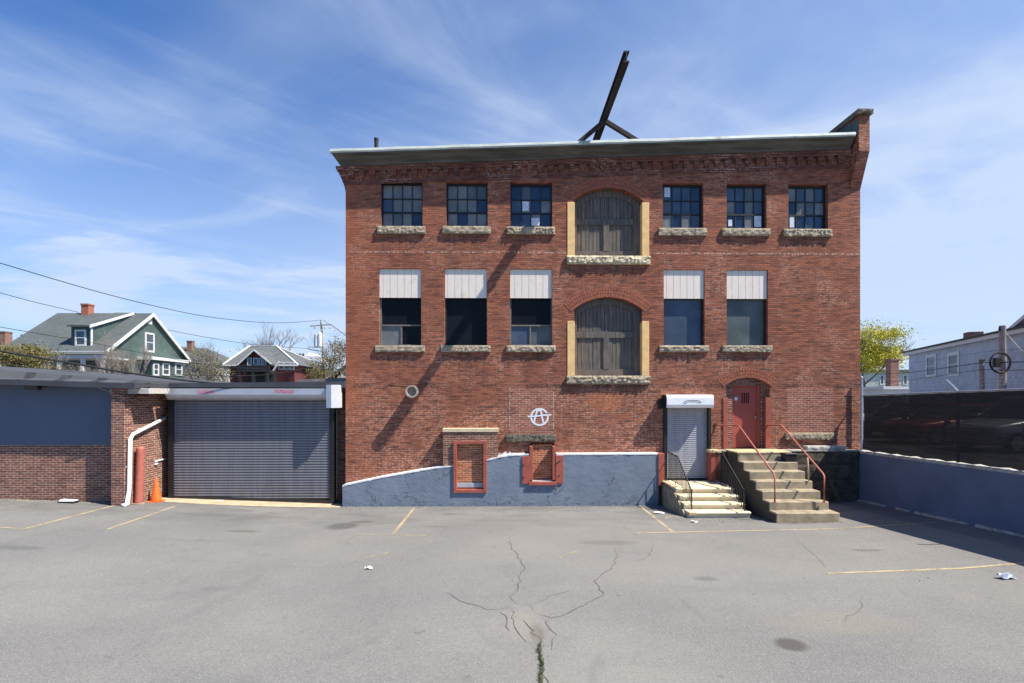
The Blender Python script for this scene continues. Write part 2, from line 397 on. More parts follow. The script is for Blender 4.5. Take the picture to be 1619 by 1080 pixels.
m_gl_k = glass('black pane', (.010, .011, .014), .14, .08); m_gl_navy = glass('navy pane', (.055, .075, .115), .25, .3); m_gl_green = glass('grey green pane', (.085, .10, .10), .3, .3)
m_gl_house = glass('house pane', (.06, .075, .09), .1, .6)
m_paper = var('paper notice', (.55, .60, .66), .8, .35, 30)
def wood_mat():
    t = Mt('weathered boards', (.16, .14, .125), .9, 0, .2)
    g = t.noise(1.0, 7, .7, k=(38, 38, 1.6)); b = t.noise(1.0, 3, .5, k=(9, 9, .25))
    c = t.mix(t.mr(g, .3, .7), (.058, .050, .044), (.200, .174, .147))
    c = t.mix(t.math('MULTIPLY', t.mr(b, .4, .65), .5), c, (.085, .08, .085))
    s3 = t.sep(t.pos())      # lower boards of each door lightened to tan: sunlight put into the colour
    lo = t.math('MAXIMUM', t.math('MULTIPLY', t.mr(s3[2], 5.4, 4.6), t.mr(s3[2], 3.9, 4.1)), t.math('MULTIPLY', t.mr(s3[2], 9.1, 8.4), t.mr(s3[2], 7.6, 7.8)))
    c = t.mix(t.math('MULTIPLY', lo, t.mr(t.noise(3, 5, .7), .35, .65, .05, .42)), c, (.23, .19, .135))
    t.base(c); t.bump(g, .5, .01); return t.m
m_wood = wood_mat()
m_wood_lt = var('bare timber', (.36, .27, .16), .85, .25, 9, 50, .3, .005)
m_copper = var('verdigris gutter', (.46, .505, .465), .6, .14, 3, 20, .1, .004, k=(1, 1, 5), dirt=(2.2, .52, .7), dcol=(.15, .155, .13))
m_sheet = var('white roof sheet', (.82, .84, .85), .5, .05, 2)
m_cove = var('weathered cornice boards', (.088, .078, .060), .85, .35, 1.5, 20, .3, .01, k=(.6, 1, 6))
m_roof_tar = var('tar roof', (.06, .06, .062), .9, .2, 2)
m_fascia = var('slate fascia', (.048, .051, .062), .7, .2, 1.5, 20, .1, .005)
def checker_mat():
    t = Mt('slate flashing tabs', (.14, .15, .17), .8)
    p = t.sep(t.pos()); w = t.math('FRACT', t.math('DIVIDE', t.math('ADD', p[0], 40.0), 1.02))
    k = t.mr(w, .70, .72); c = t.mix(k, (.060, .064, .074), (.022, .023, .027))
    c = t.mix(t.mr(t.noise(2.5, 5), .45, .7), c, (.075, .076, .08)); t.base(c); return t.m
m_tabs = checker_mat()
def conc(name, col, d=.5, dc=(.10, .09, .07)): return var(name, col, .9, .2, 3.5, 45, .35, .006, dirt=(2.6, .5, d), dcol=dc)
m_conc = conc('weathered concrete', (.31, .255, .175), .65)
m_conc_dk = conc('stained concrete side', (.075, .065, .05), .5, (.03, .027, .022))  # darker than the flight: side shade put into the colour along with stains
m_conc_top = conc('sandy landing', (.52, .41, .24), .25, (.3, .24, .15))
m_cream = var('cream painted steps', (.66, .565, .39), .75, .10, 3, 35, .25, .006, dirt=(3.5, .58, .55), dcol=(.30, .25, .16))
m_coping = var('pale concrete coping', (.42, .40, .36), .92, .3, 6, 40, .5, .01, dirt=(4, .55, .7), dcol=(.12, .11, .10))
m_apron = conc('tan concrete apron', (.46, .36, .235), .35, (.22, .17, .11))
m_orange = var('orange cone plastic', (.85, .13, .02), .5, .12, 8)
m_bollard = var('faded red bollard', (.40, .115, .085), .65, .12, 6, dirt=(8, .62, .4), dcol=(.22, .12, .1))
m_black = var('black plastic', (.02, .02, .022), .5, .2, 8)
m_paint_w = None
def spray():
    t = Mt('white spray paint', (.75, .74, .76), .85); a = t.mr(t.noise(26, 4, .7), .25, .42)
    t.alpha(a); return t.m
m_spray = spray()
def spray2(name, col, lo=.42, hi=.55, sc=40):
    t = Mt(name, col, .85); t.alpha(t.math('MULTIPLY', t.mr(t.noise(sc, 4, .7), lo, hi), .8)); return t.m
m_pink = spray2('faded pink stamp', (.70, .22, .30), .36, .52)
# ================================================================== THE SETTING: ground
def asphalt():
    t = Mt('worn asphalt', (.16, .155, .15), .92, 0, .25)
    fine = t.noise(95, 3, .75); mid = t.noise(22, 5, .7); big = t.noise(.35, 6, .6); streak = t.noise(.9, 5, .6, .4, k=(.35, 1.4, 1))
    c = t.mix(t.mr(big, .3, .72), (.150, .147, .142), (.195, .188, .176))
    c = t.mix(t.math('MULTIPLY', t.mr(streak, .48, .72), .40), c, (.135, .137, .142))
    c = t.mix(t.math('MULTIPLY', t.mr(t.noise(1.7, 6, .7), .55, .72), .30), c, (.235, .215, .185))
    c = t.mix(t.math('MULTIPLY', t.mr(mid, .52, .66), .42), c, (.095, .094, .092))
    c = t.mix(t.math('MULTIPLY', t.mr(t.noise(42, 4, .75), .52, .62), .34), c, (.30, .285, .262))
    c = t.mix(t.math('MULTIPLY', t.mr(t.noise(38, 4, .75), .55, .64), .40), c, (.075, .073, .070))
    c = t.mix(t.math('MULTIPLY', t.mr(fine, .53, .66), .50), c, (.35, .335, .31))
    c = t.mix(t.math('MULTIPLY', t.mr(fine, .46, .34), .56), c, (.062, .060, .058))
    vo = t.nt.nodes.new('ShaderNodeTexVoronoi'); vo.inputs['Scale'].default_value = 70; t.L(t.pos(), vo.inputs['Vector'])
    ch = t.sep(vo.outputs['Color'])
    c = t.mix(t.math('MULTIPLY', t.math('MULTIPLY', t.mr(ch[0], .88, .92), .6), t.mr(vo.outputs['Distance'], .5, .3)), c, (.38, .36, .33))
    c = t.mix(t.math('MULTIPLY', t.mr(t.noise(.16, 5, .6, .8), .42, .62), .34), c, (.225, .212, .19))
    c = t.mix(t.math('MULTIPLY', t.mr(t.noise(.6, 6, .72, 1.2, k=(1, .45, 1)), .57, .70), .32), c, (.105, .104, .102))
    c = t.mix(t.math('MULTIPLY', t.mr(t.noise(2.6, 4, .75), .66, .74), .5), c, (.085, .082, .078))
    # oil stains and damp patches
    for (px, py, rx, ry, dk, col) in [(1250, 1019, .17, .16, .75, (.06, .05, .045)), (541, 832, .36, .42, .6, (.055, .052, .05)), (573, 825, .30, .16, .55, (.06, .056, .052)),
                                 (383, 840, .35, .14, .5, (.08, .075, .06)), (25, 866, .5, .16, .4, (.08, .08, .08)), (1115, 915, .2, .13, .45, (.08, .075, .07)), (848, 1000, .09, .3, .55, (.10, .08, .06)),
                                 (690, 833, .3, .1, .4, (.08, .08, .08)), (960, 858, .6, .2, .35, (.09, .09, .09)), (1370, 870, .35, .1, .45, (.08, .065, .05)), (340, 930, .3, .12, .25, (.09, .09, .09)), (710, 813, .22, .1, .5, (.07, .065, .06)), (1330, 985, .8, .35, .2, (.26, .22, .16))]:
        g = G(px, py); c = t.mix(t.math('MULTIPLY', t.spot((g.x, g.y, g.z), (rx, ry, 1), .7, .35, 2.6), dk), c, col)
    g = G(828, 985); c = t.mix(t.math('MULTIPLY', t.spot((g.x, g.y, g.z), (.2, .5, 1), .9, .55, 4), .38), c, (.25, .225, .19))
    pp = t.sep(t.pos())
    # tarry, scuffed band where cars park along the buildings
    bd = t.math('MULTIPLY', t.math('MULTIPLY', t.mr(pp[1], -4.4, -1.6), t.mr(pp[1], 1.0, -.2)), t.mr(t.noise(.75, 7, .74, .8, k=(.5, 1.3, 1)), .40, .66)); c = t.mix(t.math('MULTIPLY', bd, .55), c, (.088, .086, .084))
    sk = t.math('MULTIPLY', t.mr(t.noise(1.0, 6, .75, .5, k=(.55, 3.2, 1)), .58, .70), t.mr(pp[1], -9.0, -2.0, .15, 1.0)); c = t.mix(t.math('MULTIPLY', sk, .45), c, (.080, .075, .068))
    # grit and dark seam where the lot meets the buildings
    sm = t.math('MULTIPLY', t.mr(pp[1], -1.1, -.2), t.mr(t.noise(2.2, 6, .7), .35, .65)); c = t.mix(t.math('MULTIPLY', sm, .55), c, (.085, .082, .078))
    t.base(c); t.bump(t.math('ADD', fine, t.math('MULTIPLY', mid, .6)), .55, .006)
    return t.m
m_asphalt = asphalt()
xs = [-900, -400, -200, -100, -60] + [-40 + i * 1.0 for i in range(51)] + [11.36, 11.40] + [13, 20, 40, 80, 200, 400, 900]
ys = [-900, -300, -100, -60] + [-40 + i * 1.0 for i in range(60)] + [22, 24, 30, 40, 60, 100, 200, 400, 900]
mb = MB(); nx = len(xs)
mb.add([(x, y, gz(x, y)) for y in ys for x in xs], [(j * nx + i, j * nx + i + 1, (j + 1) * nx + i + 1, (j + 1) * nx + i) for j in range(len(ys) - 1) for i in range(nx - 1)])
kind(mb.build('ground', m_asphalt, smooth=False), 'structure')
def ribbon(mb, pts, w, dz=.004, jit=0, taper=False, rnd=None, step=.12):
    # a strip lying on the ground along pts (world x, y)
    P = [Vector((p[0], p[1])) for p in pts]; out = []
    for a, b in zip(P[:-1], P[1:]):
        n = max(1, int((b - a).length / step))
        for i in range(n): out.append(a.lerp(b, i / n))
    out.append(P[-1]); N = len(out)
    if jit: out = [out[0]] + [q + Vector((rnd.uniform(-jit, jit), rnd.uniform(-jit, jit))) for q in out[1:-1]] + [out[-1]]
    L = []; R = []
    for i, q in enumerate(out):
        d = out[min(i + 1, N - 1)] - out[max(i - 1, 0)]
        if d.length < 1e-6: d = Vector((1, 0))
        d.normalize(); nn = Vector((-d.y, d.x)); ww = w / 2 * ((rnd.uniform(.5, 1.4)) if jit else 1)
        if taper: ww *= max(.25, min(1, 6 * min(i, N - 1 - i) / N))
        for S, sg in ((L, 1), (R, -1)):
            p = q + nn * ww * sg; S.append((p.x, p.y, gz(min(p.x, 11.3), p.y) + dz))
    mb.add(L + R, [(i, i + 1, N + i + 1, N + i) for i in range(N - 1)])
def paint(name, col, lo, hi):
    t = Mt(name, col, .85); c = t.mix(t.mr(t.noise(14, 5), .4, .7), col, tuple(q * .7 for q in col)); t.base(c)
    t.alpha(t.math('MULTIPLY', t.mr(t.math('ADD', t.math('MULTIPLY', t.noise(38, 4, .8), .7), t.math('MULTIPLY', t.noise(2.2, 4), .5)), lo, hi), .92)); return t.m
m_line = paint('worn yellow line', (.46, .37, .22), .41, .63); m_line_w = paint('worn yellow line faint', (.42, .35, .22), .49, .68)
lines = MB(); faint = MB(); rl = random.Random(3)
def PL(mb, a, b, w=.08):
    g1 = G(*a); g2 = G(*b); ribbon(mb, [g1, g2], w, .005)
PL(lines, (655, 803), (622, 844)); PL(faint, (560, 846), (680, 847)); PL(lines, (1008, 797), (1063, 841)); PL(lines, (1005, 843), (1480, 826))
PL(lines, (190, 797), (40, 836)); PL(lines, (276, 801), (170, 837)); PL(faint, (0, 834), (42, 837)); PL(faint, (15, 794), (62, 789))
PL(lines, (1308, 907), (1640, 889)); PL(faint, (572, 884), (614, 874), .06); PL(faint, (882, 884), (910, 872), .06); PL(faint, (868, 810), (890, 805), .07); PL(faint, (1045, 822), (1066, 815), .07)
kind(lines.build('parking_lines', m_line), 'structure'); kind(faint.build('faded_parking_lines', m_line_w), 'structure')
# cracks in the asphalt
m_crack = var('crack shadow grit', (.072, .068, .062), .95, .3, 30)
cr = MB(); rc = random.Random(5)
def CRK(pts, w=.022, jit=.04): ribbon(cr, [G(*p) for p in pts], w * .5, .004, jit, True, rc, .11)
CRK([(805, 850), (806, 862), (820, 880), (828, 896), (824, 912), (818, 928), (811, 938), (810, 945), (815, 953), (830, 957), (836, 955)], .024)
CRK([(705, 938), (745, 957), (785, 966), (812, 958)], .022); CRK([(790, 968), (802, 982), (806, 998)], .022)
CRK([(840, 958), (870, 942), (900, 934)], .016); CRK([(836, 955), (842, 968), (860, 976), (870, 979), (895, 970), (925, 957), (950, 943), (952, 936), (944, 925), (942, 919), (958, 905), (972, 890), (976, 882), (972, 865)], .024)
CRK([(870, 979), (866, 985), (872, 998), (880, 1005), (872, 1030)], .016); CRK([(812, 960), (808, 975), (815, 1000), (835, 1015), (850, 1020)], .016); CRK([(826, 980), (838, 990), (842, 1002), (858, 1015)], .02)
CRK([(975, 886), (1005, 886), (1025, 882), (1033, 868), (1030, 856)], .014); CRK([(1330, 985), (1358, 965), (1362, 940)], .012); CRK([(780, 897), (800, 895), (812, 893)], .01)
CRK([(860, 1020), (853, 1030), (857, 1050), (855, 1085)], .05, .03); CRK([(856, 1064), (866, 1078), (875, 1095)], .025)
CRK([(985, 830), (1010, 850), (1025, 850)], .012); CRK([(1255, 850), (1290, 880), (1310, 900)], .010)
kind(cr.build('asphalt_cracks', m_crack), 'structure')
# tan apron in front of the big shutter
ap = MB(); a0 = [(-10.72, .10), (-5.02, .10), (-5.0, -.30), (-5.3, -.62), (-8.0, -.62), (-10.2, -.45), (-11.2, -1.5)]
ap_pts = [(-10.72, .11), (-5.0, .11), (-5.02, -.32), (-6.0, -.52), (-8.0, -.66), (-9.6, -.6), (-10.72, -.75)]
N = 24
for i in range(N):
    f0, f1 = i / N, (i + 1) / N
    x0 = -10.72 + 5.70 * f0; x1 = -10.72 + 5.70 * f1
    fr = lambda x: -.30 - .42 * math.sin(math.pi * clampf((x + 10.9) / 6.2, 0, 1)) ** .6 - .03 * mnoise.noise(Vector((x * 4, 0, 0)))
    ap.add([(x0, .11, gz(x0, .1) + .012), (x1, .11, gz(x1, .1) + .012), (x1, fr(x1), gz(x1, fr(x1)) + .006), (x0, fr(x0), gz(x0, fr(x0)) + .006)], [(0, 1, 2, 3)])
kind(ap.build('concrete_apron', m_apron), 'structure')
# little weeds growing in the widest crack
m_weed = var('crack weeds', (.075, .085, .035), .8, .35, 20)
wd = MB(); rw = random.Random(11)
wp = [G(*p) for p in [(854, 1018), (852, 1030), (857, 1048), (855, 1066), (856, 1085)]]
for i in range(380):
    k = (rw.random() ** .8) * (len(wp) - 1); k = k if math.sin(k * 9) > -.45 or rw.random() < .25 else rw.random() * (len(wp) - 1); a = int(k); q = wp[a].lerp(wp[min(a + 1, len(wp) - 1)], k - a) + Vector((rw.gauss(0, .008), rw.gauss(0, .012), .003))
    an = rw.uniform(0, 6.28); h = rw.uniform(.008, .035); e = Vector((math.cos(an), math.sin(an), 0)) * .006; tip = q + Vector((math.cos(an + 1.3) * h * .7, math.sin(an + 1.3) * h * .7, h))
    wd.add([q - e, q + e, tip + e * .6, tip - e * .6], [(0, 1, 2, 3)])
kind(wd.build('crack_weeds', m_weed, fixn=False), 'stuff')
# gravel and grit along the foot of the walls
m_grit = var('grit', (.24, .22, .19), .95, .4, 30)
gr = MB(); rg = random.Random(4)
def grit(n, f):
    for i in range(n):
        x, y = f(); z = gz(x, y); s = rg.uniform(.006, .022)
        gr.add([(x - s, y, z), (x + s * .7, y - s, z), (x + s * .8, y + s, z), (x + rg.uniform(-s, s) * .4, y, z + s)], [(0, 1, 3), (1, 2, 3), (2, 0, 3)])
grit(350, lambda: (rg.uniform(-5, 4.9), -.31 - abs(rg.gauss(0, .07)))); grit(300, lambda: (11.18 - abs(rg.gauss(0, .16)), rg.uniform(-9, -.2)))
grit(260, lambda: (rg.uniform(-16, -11), -1.02 - abs(rg.gauss(0, .1)))); grit(120, lambda: (rg.uniform(7.0, 8.7), -3.12 - abs(rg.gauss(0, .06)))); grit(140, lambda: (rg.uniform(4.6, 6.9), -1.7 - abs(rg.gauss(0, .35)) - .7))
grit(130, lambda: (rg.uniform(-9, 9), rg.uniform(-8.5, -1))); grit(500, lambda: (rg.uniform(-5, 4.9), -.32 - abs(rg.gauss(0, .25))))
kind(gr.build('wall_foot_grit', m_grit), 'stuff')

# ================================================================== THE BRICK WAREHOUSE
wh = thing('brick_warehouse', 'three storey red brick warehouse with two arched loading doors and a hoist beam', 'building', (0, 0, 0))
XL = F(546.5, 600)[0]; XR = F(1360, 500)[0]
def zt(x):   # top edge of the roof, which really falls to the left
    zl = F(521, 234, -.46)[1]; zr = F(1350, 207, -.46)[1]; return zl + (zr - zl) * (x - XL) / (XR - XL)
DEPTH = 15.0; TW = .42
mbw = MB(); mbw.prism([(XL, 0, -.6), (XR, 0, -.6), (XR, 0, zt(XR) - .12), (XL, 0, zt(XL) - .12)], (0, TW, 0))
wall = mbw.build('wall', m_brick, wh)
cutters = []
W3 = [(602, 668, 287, 357.5), (705.5, 771, 288, 357.5), (807, 873, 289, 358.5), (1048, 1112, 290, 360.5), (1149, 1212, 291, 361), (1246.5, 1309, 292, 362)]
W2 = [(599, 666, 425, 546), (703, 770, 425, 546), (806, 873, 425.5, 546), (1049.5, 1114, 426.5, 547), (1149, 1214, 427, 547)]
def rect(px0, px1, py0, py1, y=0):
    xa, za = F(px0, py1, y); xb, zb = F(px1, py0, y); return xa, xb, za, zb
R3 = [rect(*w) for w in W3]; R2 = [rect(*w) for w in W2]
def cbox(x0, x1, z0, z1, y0=-.6, y1=1.0): m = MB(); m.box(x0, x1, y0, y1, z0, z1); return m
for r in R3 + R2: cutters.append(cbox(*r))
# loading doors: (x0, x1, bottom, spring, crown)
LD = []
for (pb, psp, pc) in ((405, 316, 297), (594, 489, 470)):
    x0 = F(908, 400)[0]; x1 = F(1015, 400)[0]
    LD.append((x0, x1, F(960, pb)[1], F(960, psp)[1], F(960, pc)[1]))
for (x0, x1, zb, zs, zc_) in LD:
    pts, *_ = arch_poly(x0, x1, zb, zs, zc_, -.6); m = MB(); m.prism(pts, (0, 1.6, 0)); cutters.append(m)
ed = (F(1148, 700)[0], F(1217, 700)[0], 1.72, F(1180, 609)[1], F(1180, 597)[1])   # entrance
pts, *_ = arch_poly(*ed, -.6, n=10); m = MB(); m.prism(pts, (0, 1.6, 0)); cutters.append(m)
sh = rect(1052, 1120, 640, 762); cutters.append(cbox(sh[0], sh[1], .74, sh[3]))
bw2 = rect(839, 876, 700, 764, 0); cutters.append(cbox(bw2[0], bw2[1], bw2[2], bw2[3], -.6, .16))
cut(wall, cutters)
# other walls, roof
mb = MB()
mb.prism([(XL, TW, -.6), (XL, DEPTH, -.6), (XL, DEPTH, zt(XL) - .2), (XL, TW, zt(XL) - .2)], (TW, 0, 0))
mb.prism([(XR - TW, TW, -.6), (XR - TW, DEPTH, -.6), (XR - TW, DEPTH, zt(XR) - .2), (XR - TW, TW, zt(XR) - .2)], (TW, 0, 0))
mb.prism([(XL + TW, DEPTH - TW, -.6), (XR - TW, DEPTH - TW, -.6), (XR - TW, DEPTH - TW, zt(XR) - .2), (XL + TW, DEPTH - TW, zt(XL) - .2)], (0, TW, 0))
mb.build('wall', m_brick, wh)
mb = MB(); xr_ = F(1357, 207, -.45)[0] - .0
xl_ = F(521.5, 236, -.46)[0]
def slab(mb, x0, x1, prof):
    # profile (y, dz below the roof edge) swept from x0 to x1 along the sloping eave
    a = [(x0, y, zt(x0) + d) for y, d in prof]; b = [(x1, y, zt(x1) + d) for y, d in prof]; n = len(prof)
    mb.add(a + b, [list(range(n)), [n + i for i in range(n)][::-1]] + [(i, (i + 1) % n, n + (i + 1) % n, n + i) for i in range(n)])
slab(mb, XL - .1, XR - .36, [(-.34, -.02), (DEPTH + .1, .0), (DEPTH + .1, -.09), (-.34, -.11)])
rf = mb.build('roof', m_roof_tar, wh)
mb = MB(); slab(mb, xl_ + .12, xr_ - .45, [(-.41, .0), (-.25, .045), (-.25, .005), (-.41, -.03)]); mb.build('eave_flashing', m_sheet, rf)
# cornice: gutter band and the boarded cove beneath it
co_x1 = F(1356, 215, -.5)[0] - .02
mb = MB(); 
xs_ = [xl_ + (co_x1 - xl_) * i / 40 for i in range(41)]
for i in range(40):
    a, b = xs_[i], xs_[i + 1]; w0 = .012 * mnoise.noise(Vector((a * 1.1, 3, 0))); w1 = .012 * mnoise.noise(Vector((b * 1.1, 3, 0)))
    P = [(-.445, -.005), (-.37, -.015), (-.37, -.12), (-.43, -.125), (-.46, -.085)]
    n = len(P); mb.add([(a, y, zt(a) + d + w0) for y, d in P] + [(b, y, zt(b) + d + w1) for y, d in P], [(k, (k + 1) % n, n + (k + 1) % n, n + k) for k in range(n)] + ([list(range(n))] if i == 0 else []) + ([[n + k for k in range(n)]] if i == 39 else []))
corn = mb.build('gutter', m_copper, wh)
mb = MB(); P = [(-.435, -.127), (-.16, -.13), (-.16, -.41), (-.20, -.41), (-.215, -.35), (-.29, -.285), (-.36, -.19), (-.42, -.17)]
n = len(P); mb.add([(xl_ + .03 + .75 * max(0, -.127 - d), y, zt(xl_) + d) for y, d in P] + [(co_x1, y, zt(co_x1) + d) for y, d in P], [list(range(n)), [n + i for i in range(n)][::-1]] + [(i, (i + 1) % n, n + (i + 1) % n, n + i) for i in range(n)])
# sloping return of the cove on the left end
mb.build('cornice', m_cove, wh)
# brick corbel table under the cornice, also returning round the left corner
mb = MB(); slab_ = slab
def slab(mb, x0, x1, prof): slab_(mb, x0, x1, [(y, d + .09) for y, d in prof])
slab(mb, XL - .26, XR - .36, [(-.15, -.50), (0, -.50), (0, -.575), (-.15, -.575)])
slab(mb, XL - .22, XR - .36, [(-.12, -.575), (0, -.575), (0, -.645), (-.12, -.645)])
slab(mb, XL - .08, XR - .36, [(-.04, -.90), (0, -.90), (0, -.965), (-.04, -.965)]); slab(mb, XL - .05, XR - .36, [(-.02, -.965), (0, -.965), (0, -1.03), (-.02, -1.03)])
xx = XL + .10
while xx < XR - .55:
    slab(mb, xx, xx + .175, [(-.10, -.645), (0, -.645), (0, -.78), (-.10, -.78)]); slab(mb, xx + .02, xx + .155, [(-.07, -.78), (0, -.78), (0, -.84), (-.07, -.84)]); slab(mb, xx + .045, xx + .13, [(-.045, -.84), (0, -.84), (0, -.9), (-.045, -.9)]); xx += .33
for i, e in enumerate((.26, .23, .20, .17, .14, .11, .085, .06, .04, .025, .012)):
    a = zt(XL) - .41 - i * .0665
    mb.box(XL - e, XL, -.16 if i < 2 else -.0 + .0, .5, a - .0665 + .001 * i, a)
mb.build('corbel_table', brick_mat('shade dark corbel brick', (.24, .078, .055), (.12, .042, .034), (.11, .07, .055), sootamt=.7), wh)  # darker than the wall brick: cornice shade is put into the colour
slab = slab_
# parapet on the right gable, corbelled out in front
pxa, pxb = F(1358, 200, -.42)[0], F(1375, 200, -.42)[0]
ztop = F(1366, 181, -.42)[1]; zb1 = F(1366, 238, -.42)[1]; zb0 = F(1360, 300, 0)[1]
mb = MB(); mb.prism([(pxa, -.42, ztop), (pxa, -.42, zb1), (pxa, -.002, zb0), (pxa, DEPTH - .01, zb0), (pxa, DEPTH - .01, ztop)], (pxb - pxa, 0, 0))
par = mb.build('parapet', m_brick, wh)
mb = MB(); mb.rough(pxa - .06, pxb + .06, -.50, DEPTH, ztop + .0, ztop + .15, .07, .02, 4); mb.build('coping', m_stone_dk, par)
mb = MB(); mb.box(pxa - .035, pxa - .004, -.40, -.05, zt(XR) - .05, ztop - .15); mb.box(pxa - .028, pxa - .004, -.05, 6, zt(XR) + .0, ztop - .05); mb.build('flashing', var('green copper flashing', (.05, .085, .085), .7, .3, 4), par)
# hoist beam over the loading doors
bz = F(990, 80, -2.78); ex = bz[0]; eyt = -2.78
zT = F(992, 80, eyt)[1]; zB = F(992, 98, eyt)[1]; xa = F(983.5, 95, eyt)[0]; xb = F(998, 95, eyt)[0]; xm = (xa + xb) / 2
mb = MB(); hw = .075
mb.box(xm - hw, xm + hw, eyt, 4.5, zB, zB + .035); mb.box(xm - hw, xm + hw, eyt, 4.5, zT - .035, zT); mb.box(xm - .015, xm + .015, eyt, 4.5, zB + .035, zT - .035)
hb = mb.build('hoist_beam', m_rust, wh)
yb = .0
for (pa, pb_) in (((955, 192), (924, 218)), ((957, 192), (996, 216))):
    a = F(*pa, yb); b = F(*pb_, yb); d = (b[1] - a[1]) - .35; k = (b[0] - a[0]) / (b[1] - a[1])
    mb = MB(); mb.bar((a[0], yb, a[1]), (a[0] + k * d, yb, a[1] + d), .12, .12, (0, 1, 0)); mb.build('brace', m_rust, hb)
mb = MB(); c = F(595, 230, -.1); mb.tube([(c[0], -.1, zt(c[0]) - .05), (c[0], -.1, F(595, 219, -.1)[1])], .065, 12); mb.tube([(c[0], -.1, F(595, 222, -.1)[1]), (c[0], -.1, F(595, 219, -.1)[1])], .075, 12); mb.build('vent_pipe', m_steel_dk, wh)

# ---- sills
def sill(px0, px1, py0, py1, mat, parent, seed, yo=.075):
    x0, x1, z0, z1 = rect(px0, px1, py0, py1, -yo * .6); mb = MB(); mb.rough(x0, x1, -yo, .0, z0, z1, .045 + .012 * (seed % 3), .009 + .003 * (seed % 4), seed * 7); mb.box(x0 + .05, x1 - .05, 0, .2, z0 + .02, z1 - .004)
    return mb.build('sill', mat, parent)
# ---- top-floor steel windows
rp = random.Random(21)
lay = ['gggg bggg gggB', 'gggg gggB gBgg', 'BgBB bgBg BbgB', 'bbbB gbbB gBgb', 'bbgb gBgb BBgB', 'gbgb Bggg bBbB']
for i, (x0, x1, z0, z1) in enumerate(R3):
    yg = .17; fw = .045
    mb = MB(); mb.box(x0, x0 + fw, yg - .04, yg + .04, z0, z1); mb.box(x1 - fw, x1, yg - .04, yg + .04, z0, z1); mb.box(x0 + fw, x1 - fw, yg - .04, yg + .04, z0, z0 + fw); mb.box(x0 + fw, x1 - fw, yg - .04, yg + .04, z1 - fw * 1.6, z1)
    gx0, gx1, gz0, gz1 = x0 + fw, x1 - fw, z0 + fw, z1 - fw * 1.6
    for k in range(1, 4): c = gx0 + (gx1 - gx0) * k / 4; mb.box(c - .013, c + .013, yg - .025, yg + .02, gz0, gz1)
    for k, e in ((1, .026), (2, .015)): c = gz0 + (gz1 - gz0) * k / 3; mb.box(gx0, gx1, yg - .032, yg + .02, c - e, c + e)
    w = mb.build('window', m_steel_dk, wh)
    pm = MB(); rows = lay[i].split()
    for r in range(3):
        for k in range(4):
            pm.cur = {'g': rp.choice((0, 0, 1)), 'b': 3, 'B': 2}[rows[r][k]]
            a, b = gx0 + (gx1 - gx0) * k / 4, gx0 + (gx1 - gx0) * (k + 1) / 4; t1 = gz1 - (gz1 - gz0) * r / 3; t0 = gz1 - (gz1 - gz0) * (r + 1) / 3
            tl = [rp.uniform(-.004, .004) for _ in range(4)]
            pm.add([(a, yg + tl[0], t0), (b, yg + tl[1], t0), (b, yg + tl[2], t1), (a, yg + tl[3], t1)], [(0, 1, 2, 3)])
    pm.build('pane', [m_gl_grey, m_gl_grey2, m_gl_blue, m_gl_blue2], w)
    mb = MB(); mb.box(x0, x1, yg + .06, yg + .08, z0, z1); mb.build('blind', m_black, w)
    cx_ = (W3[i][0] + W3[i][1]) / 2; sill(cx_ - 38.5, cx_ + 37.5, W3[i][3] + .3, W3[i][3] + 11.6, m_stone, w, i + 1)
    nots = {2: [((826, 319), (836, 334)), ((840, 345), (853, 357))], 4: [((1151, 348), (1157, 358)), ((1192, 341), (1203, 359))], 5: [((1248, 343), (1255, 360))], 3: [((1050, 297), (1059, 312))]}.get(i, [])
    for (pa, pb_) in nots:
        r = rect(pa[0], pb_[0], pa[1], pb_[1], yg); mb = MB(); mb.box(r[0], r[1], yg - .022, yg - .012, r[2], r[3]); mb.build('notice', m_paper, w)
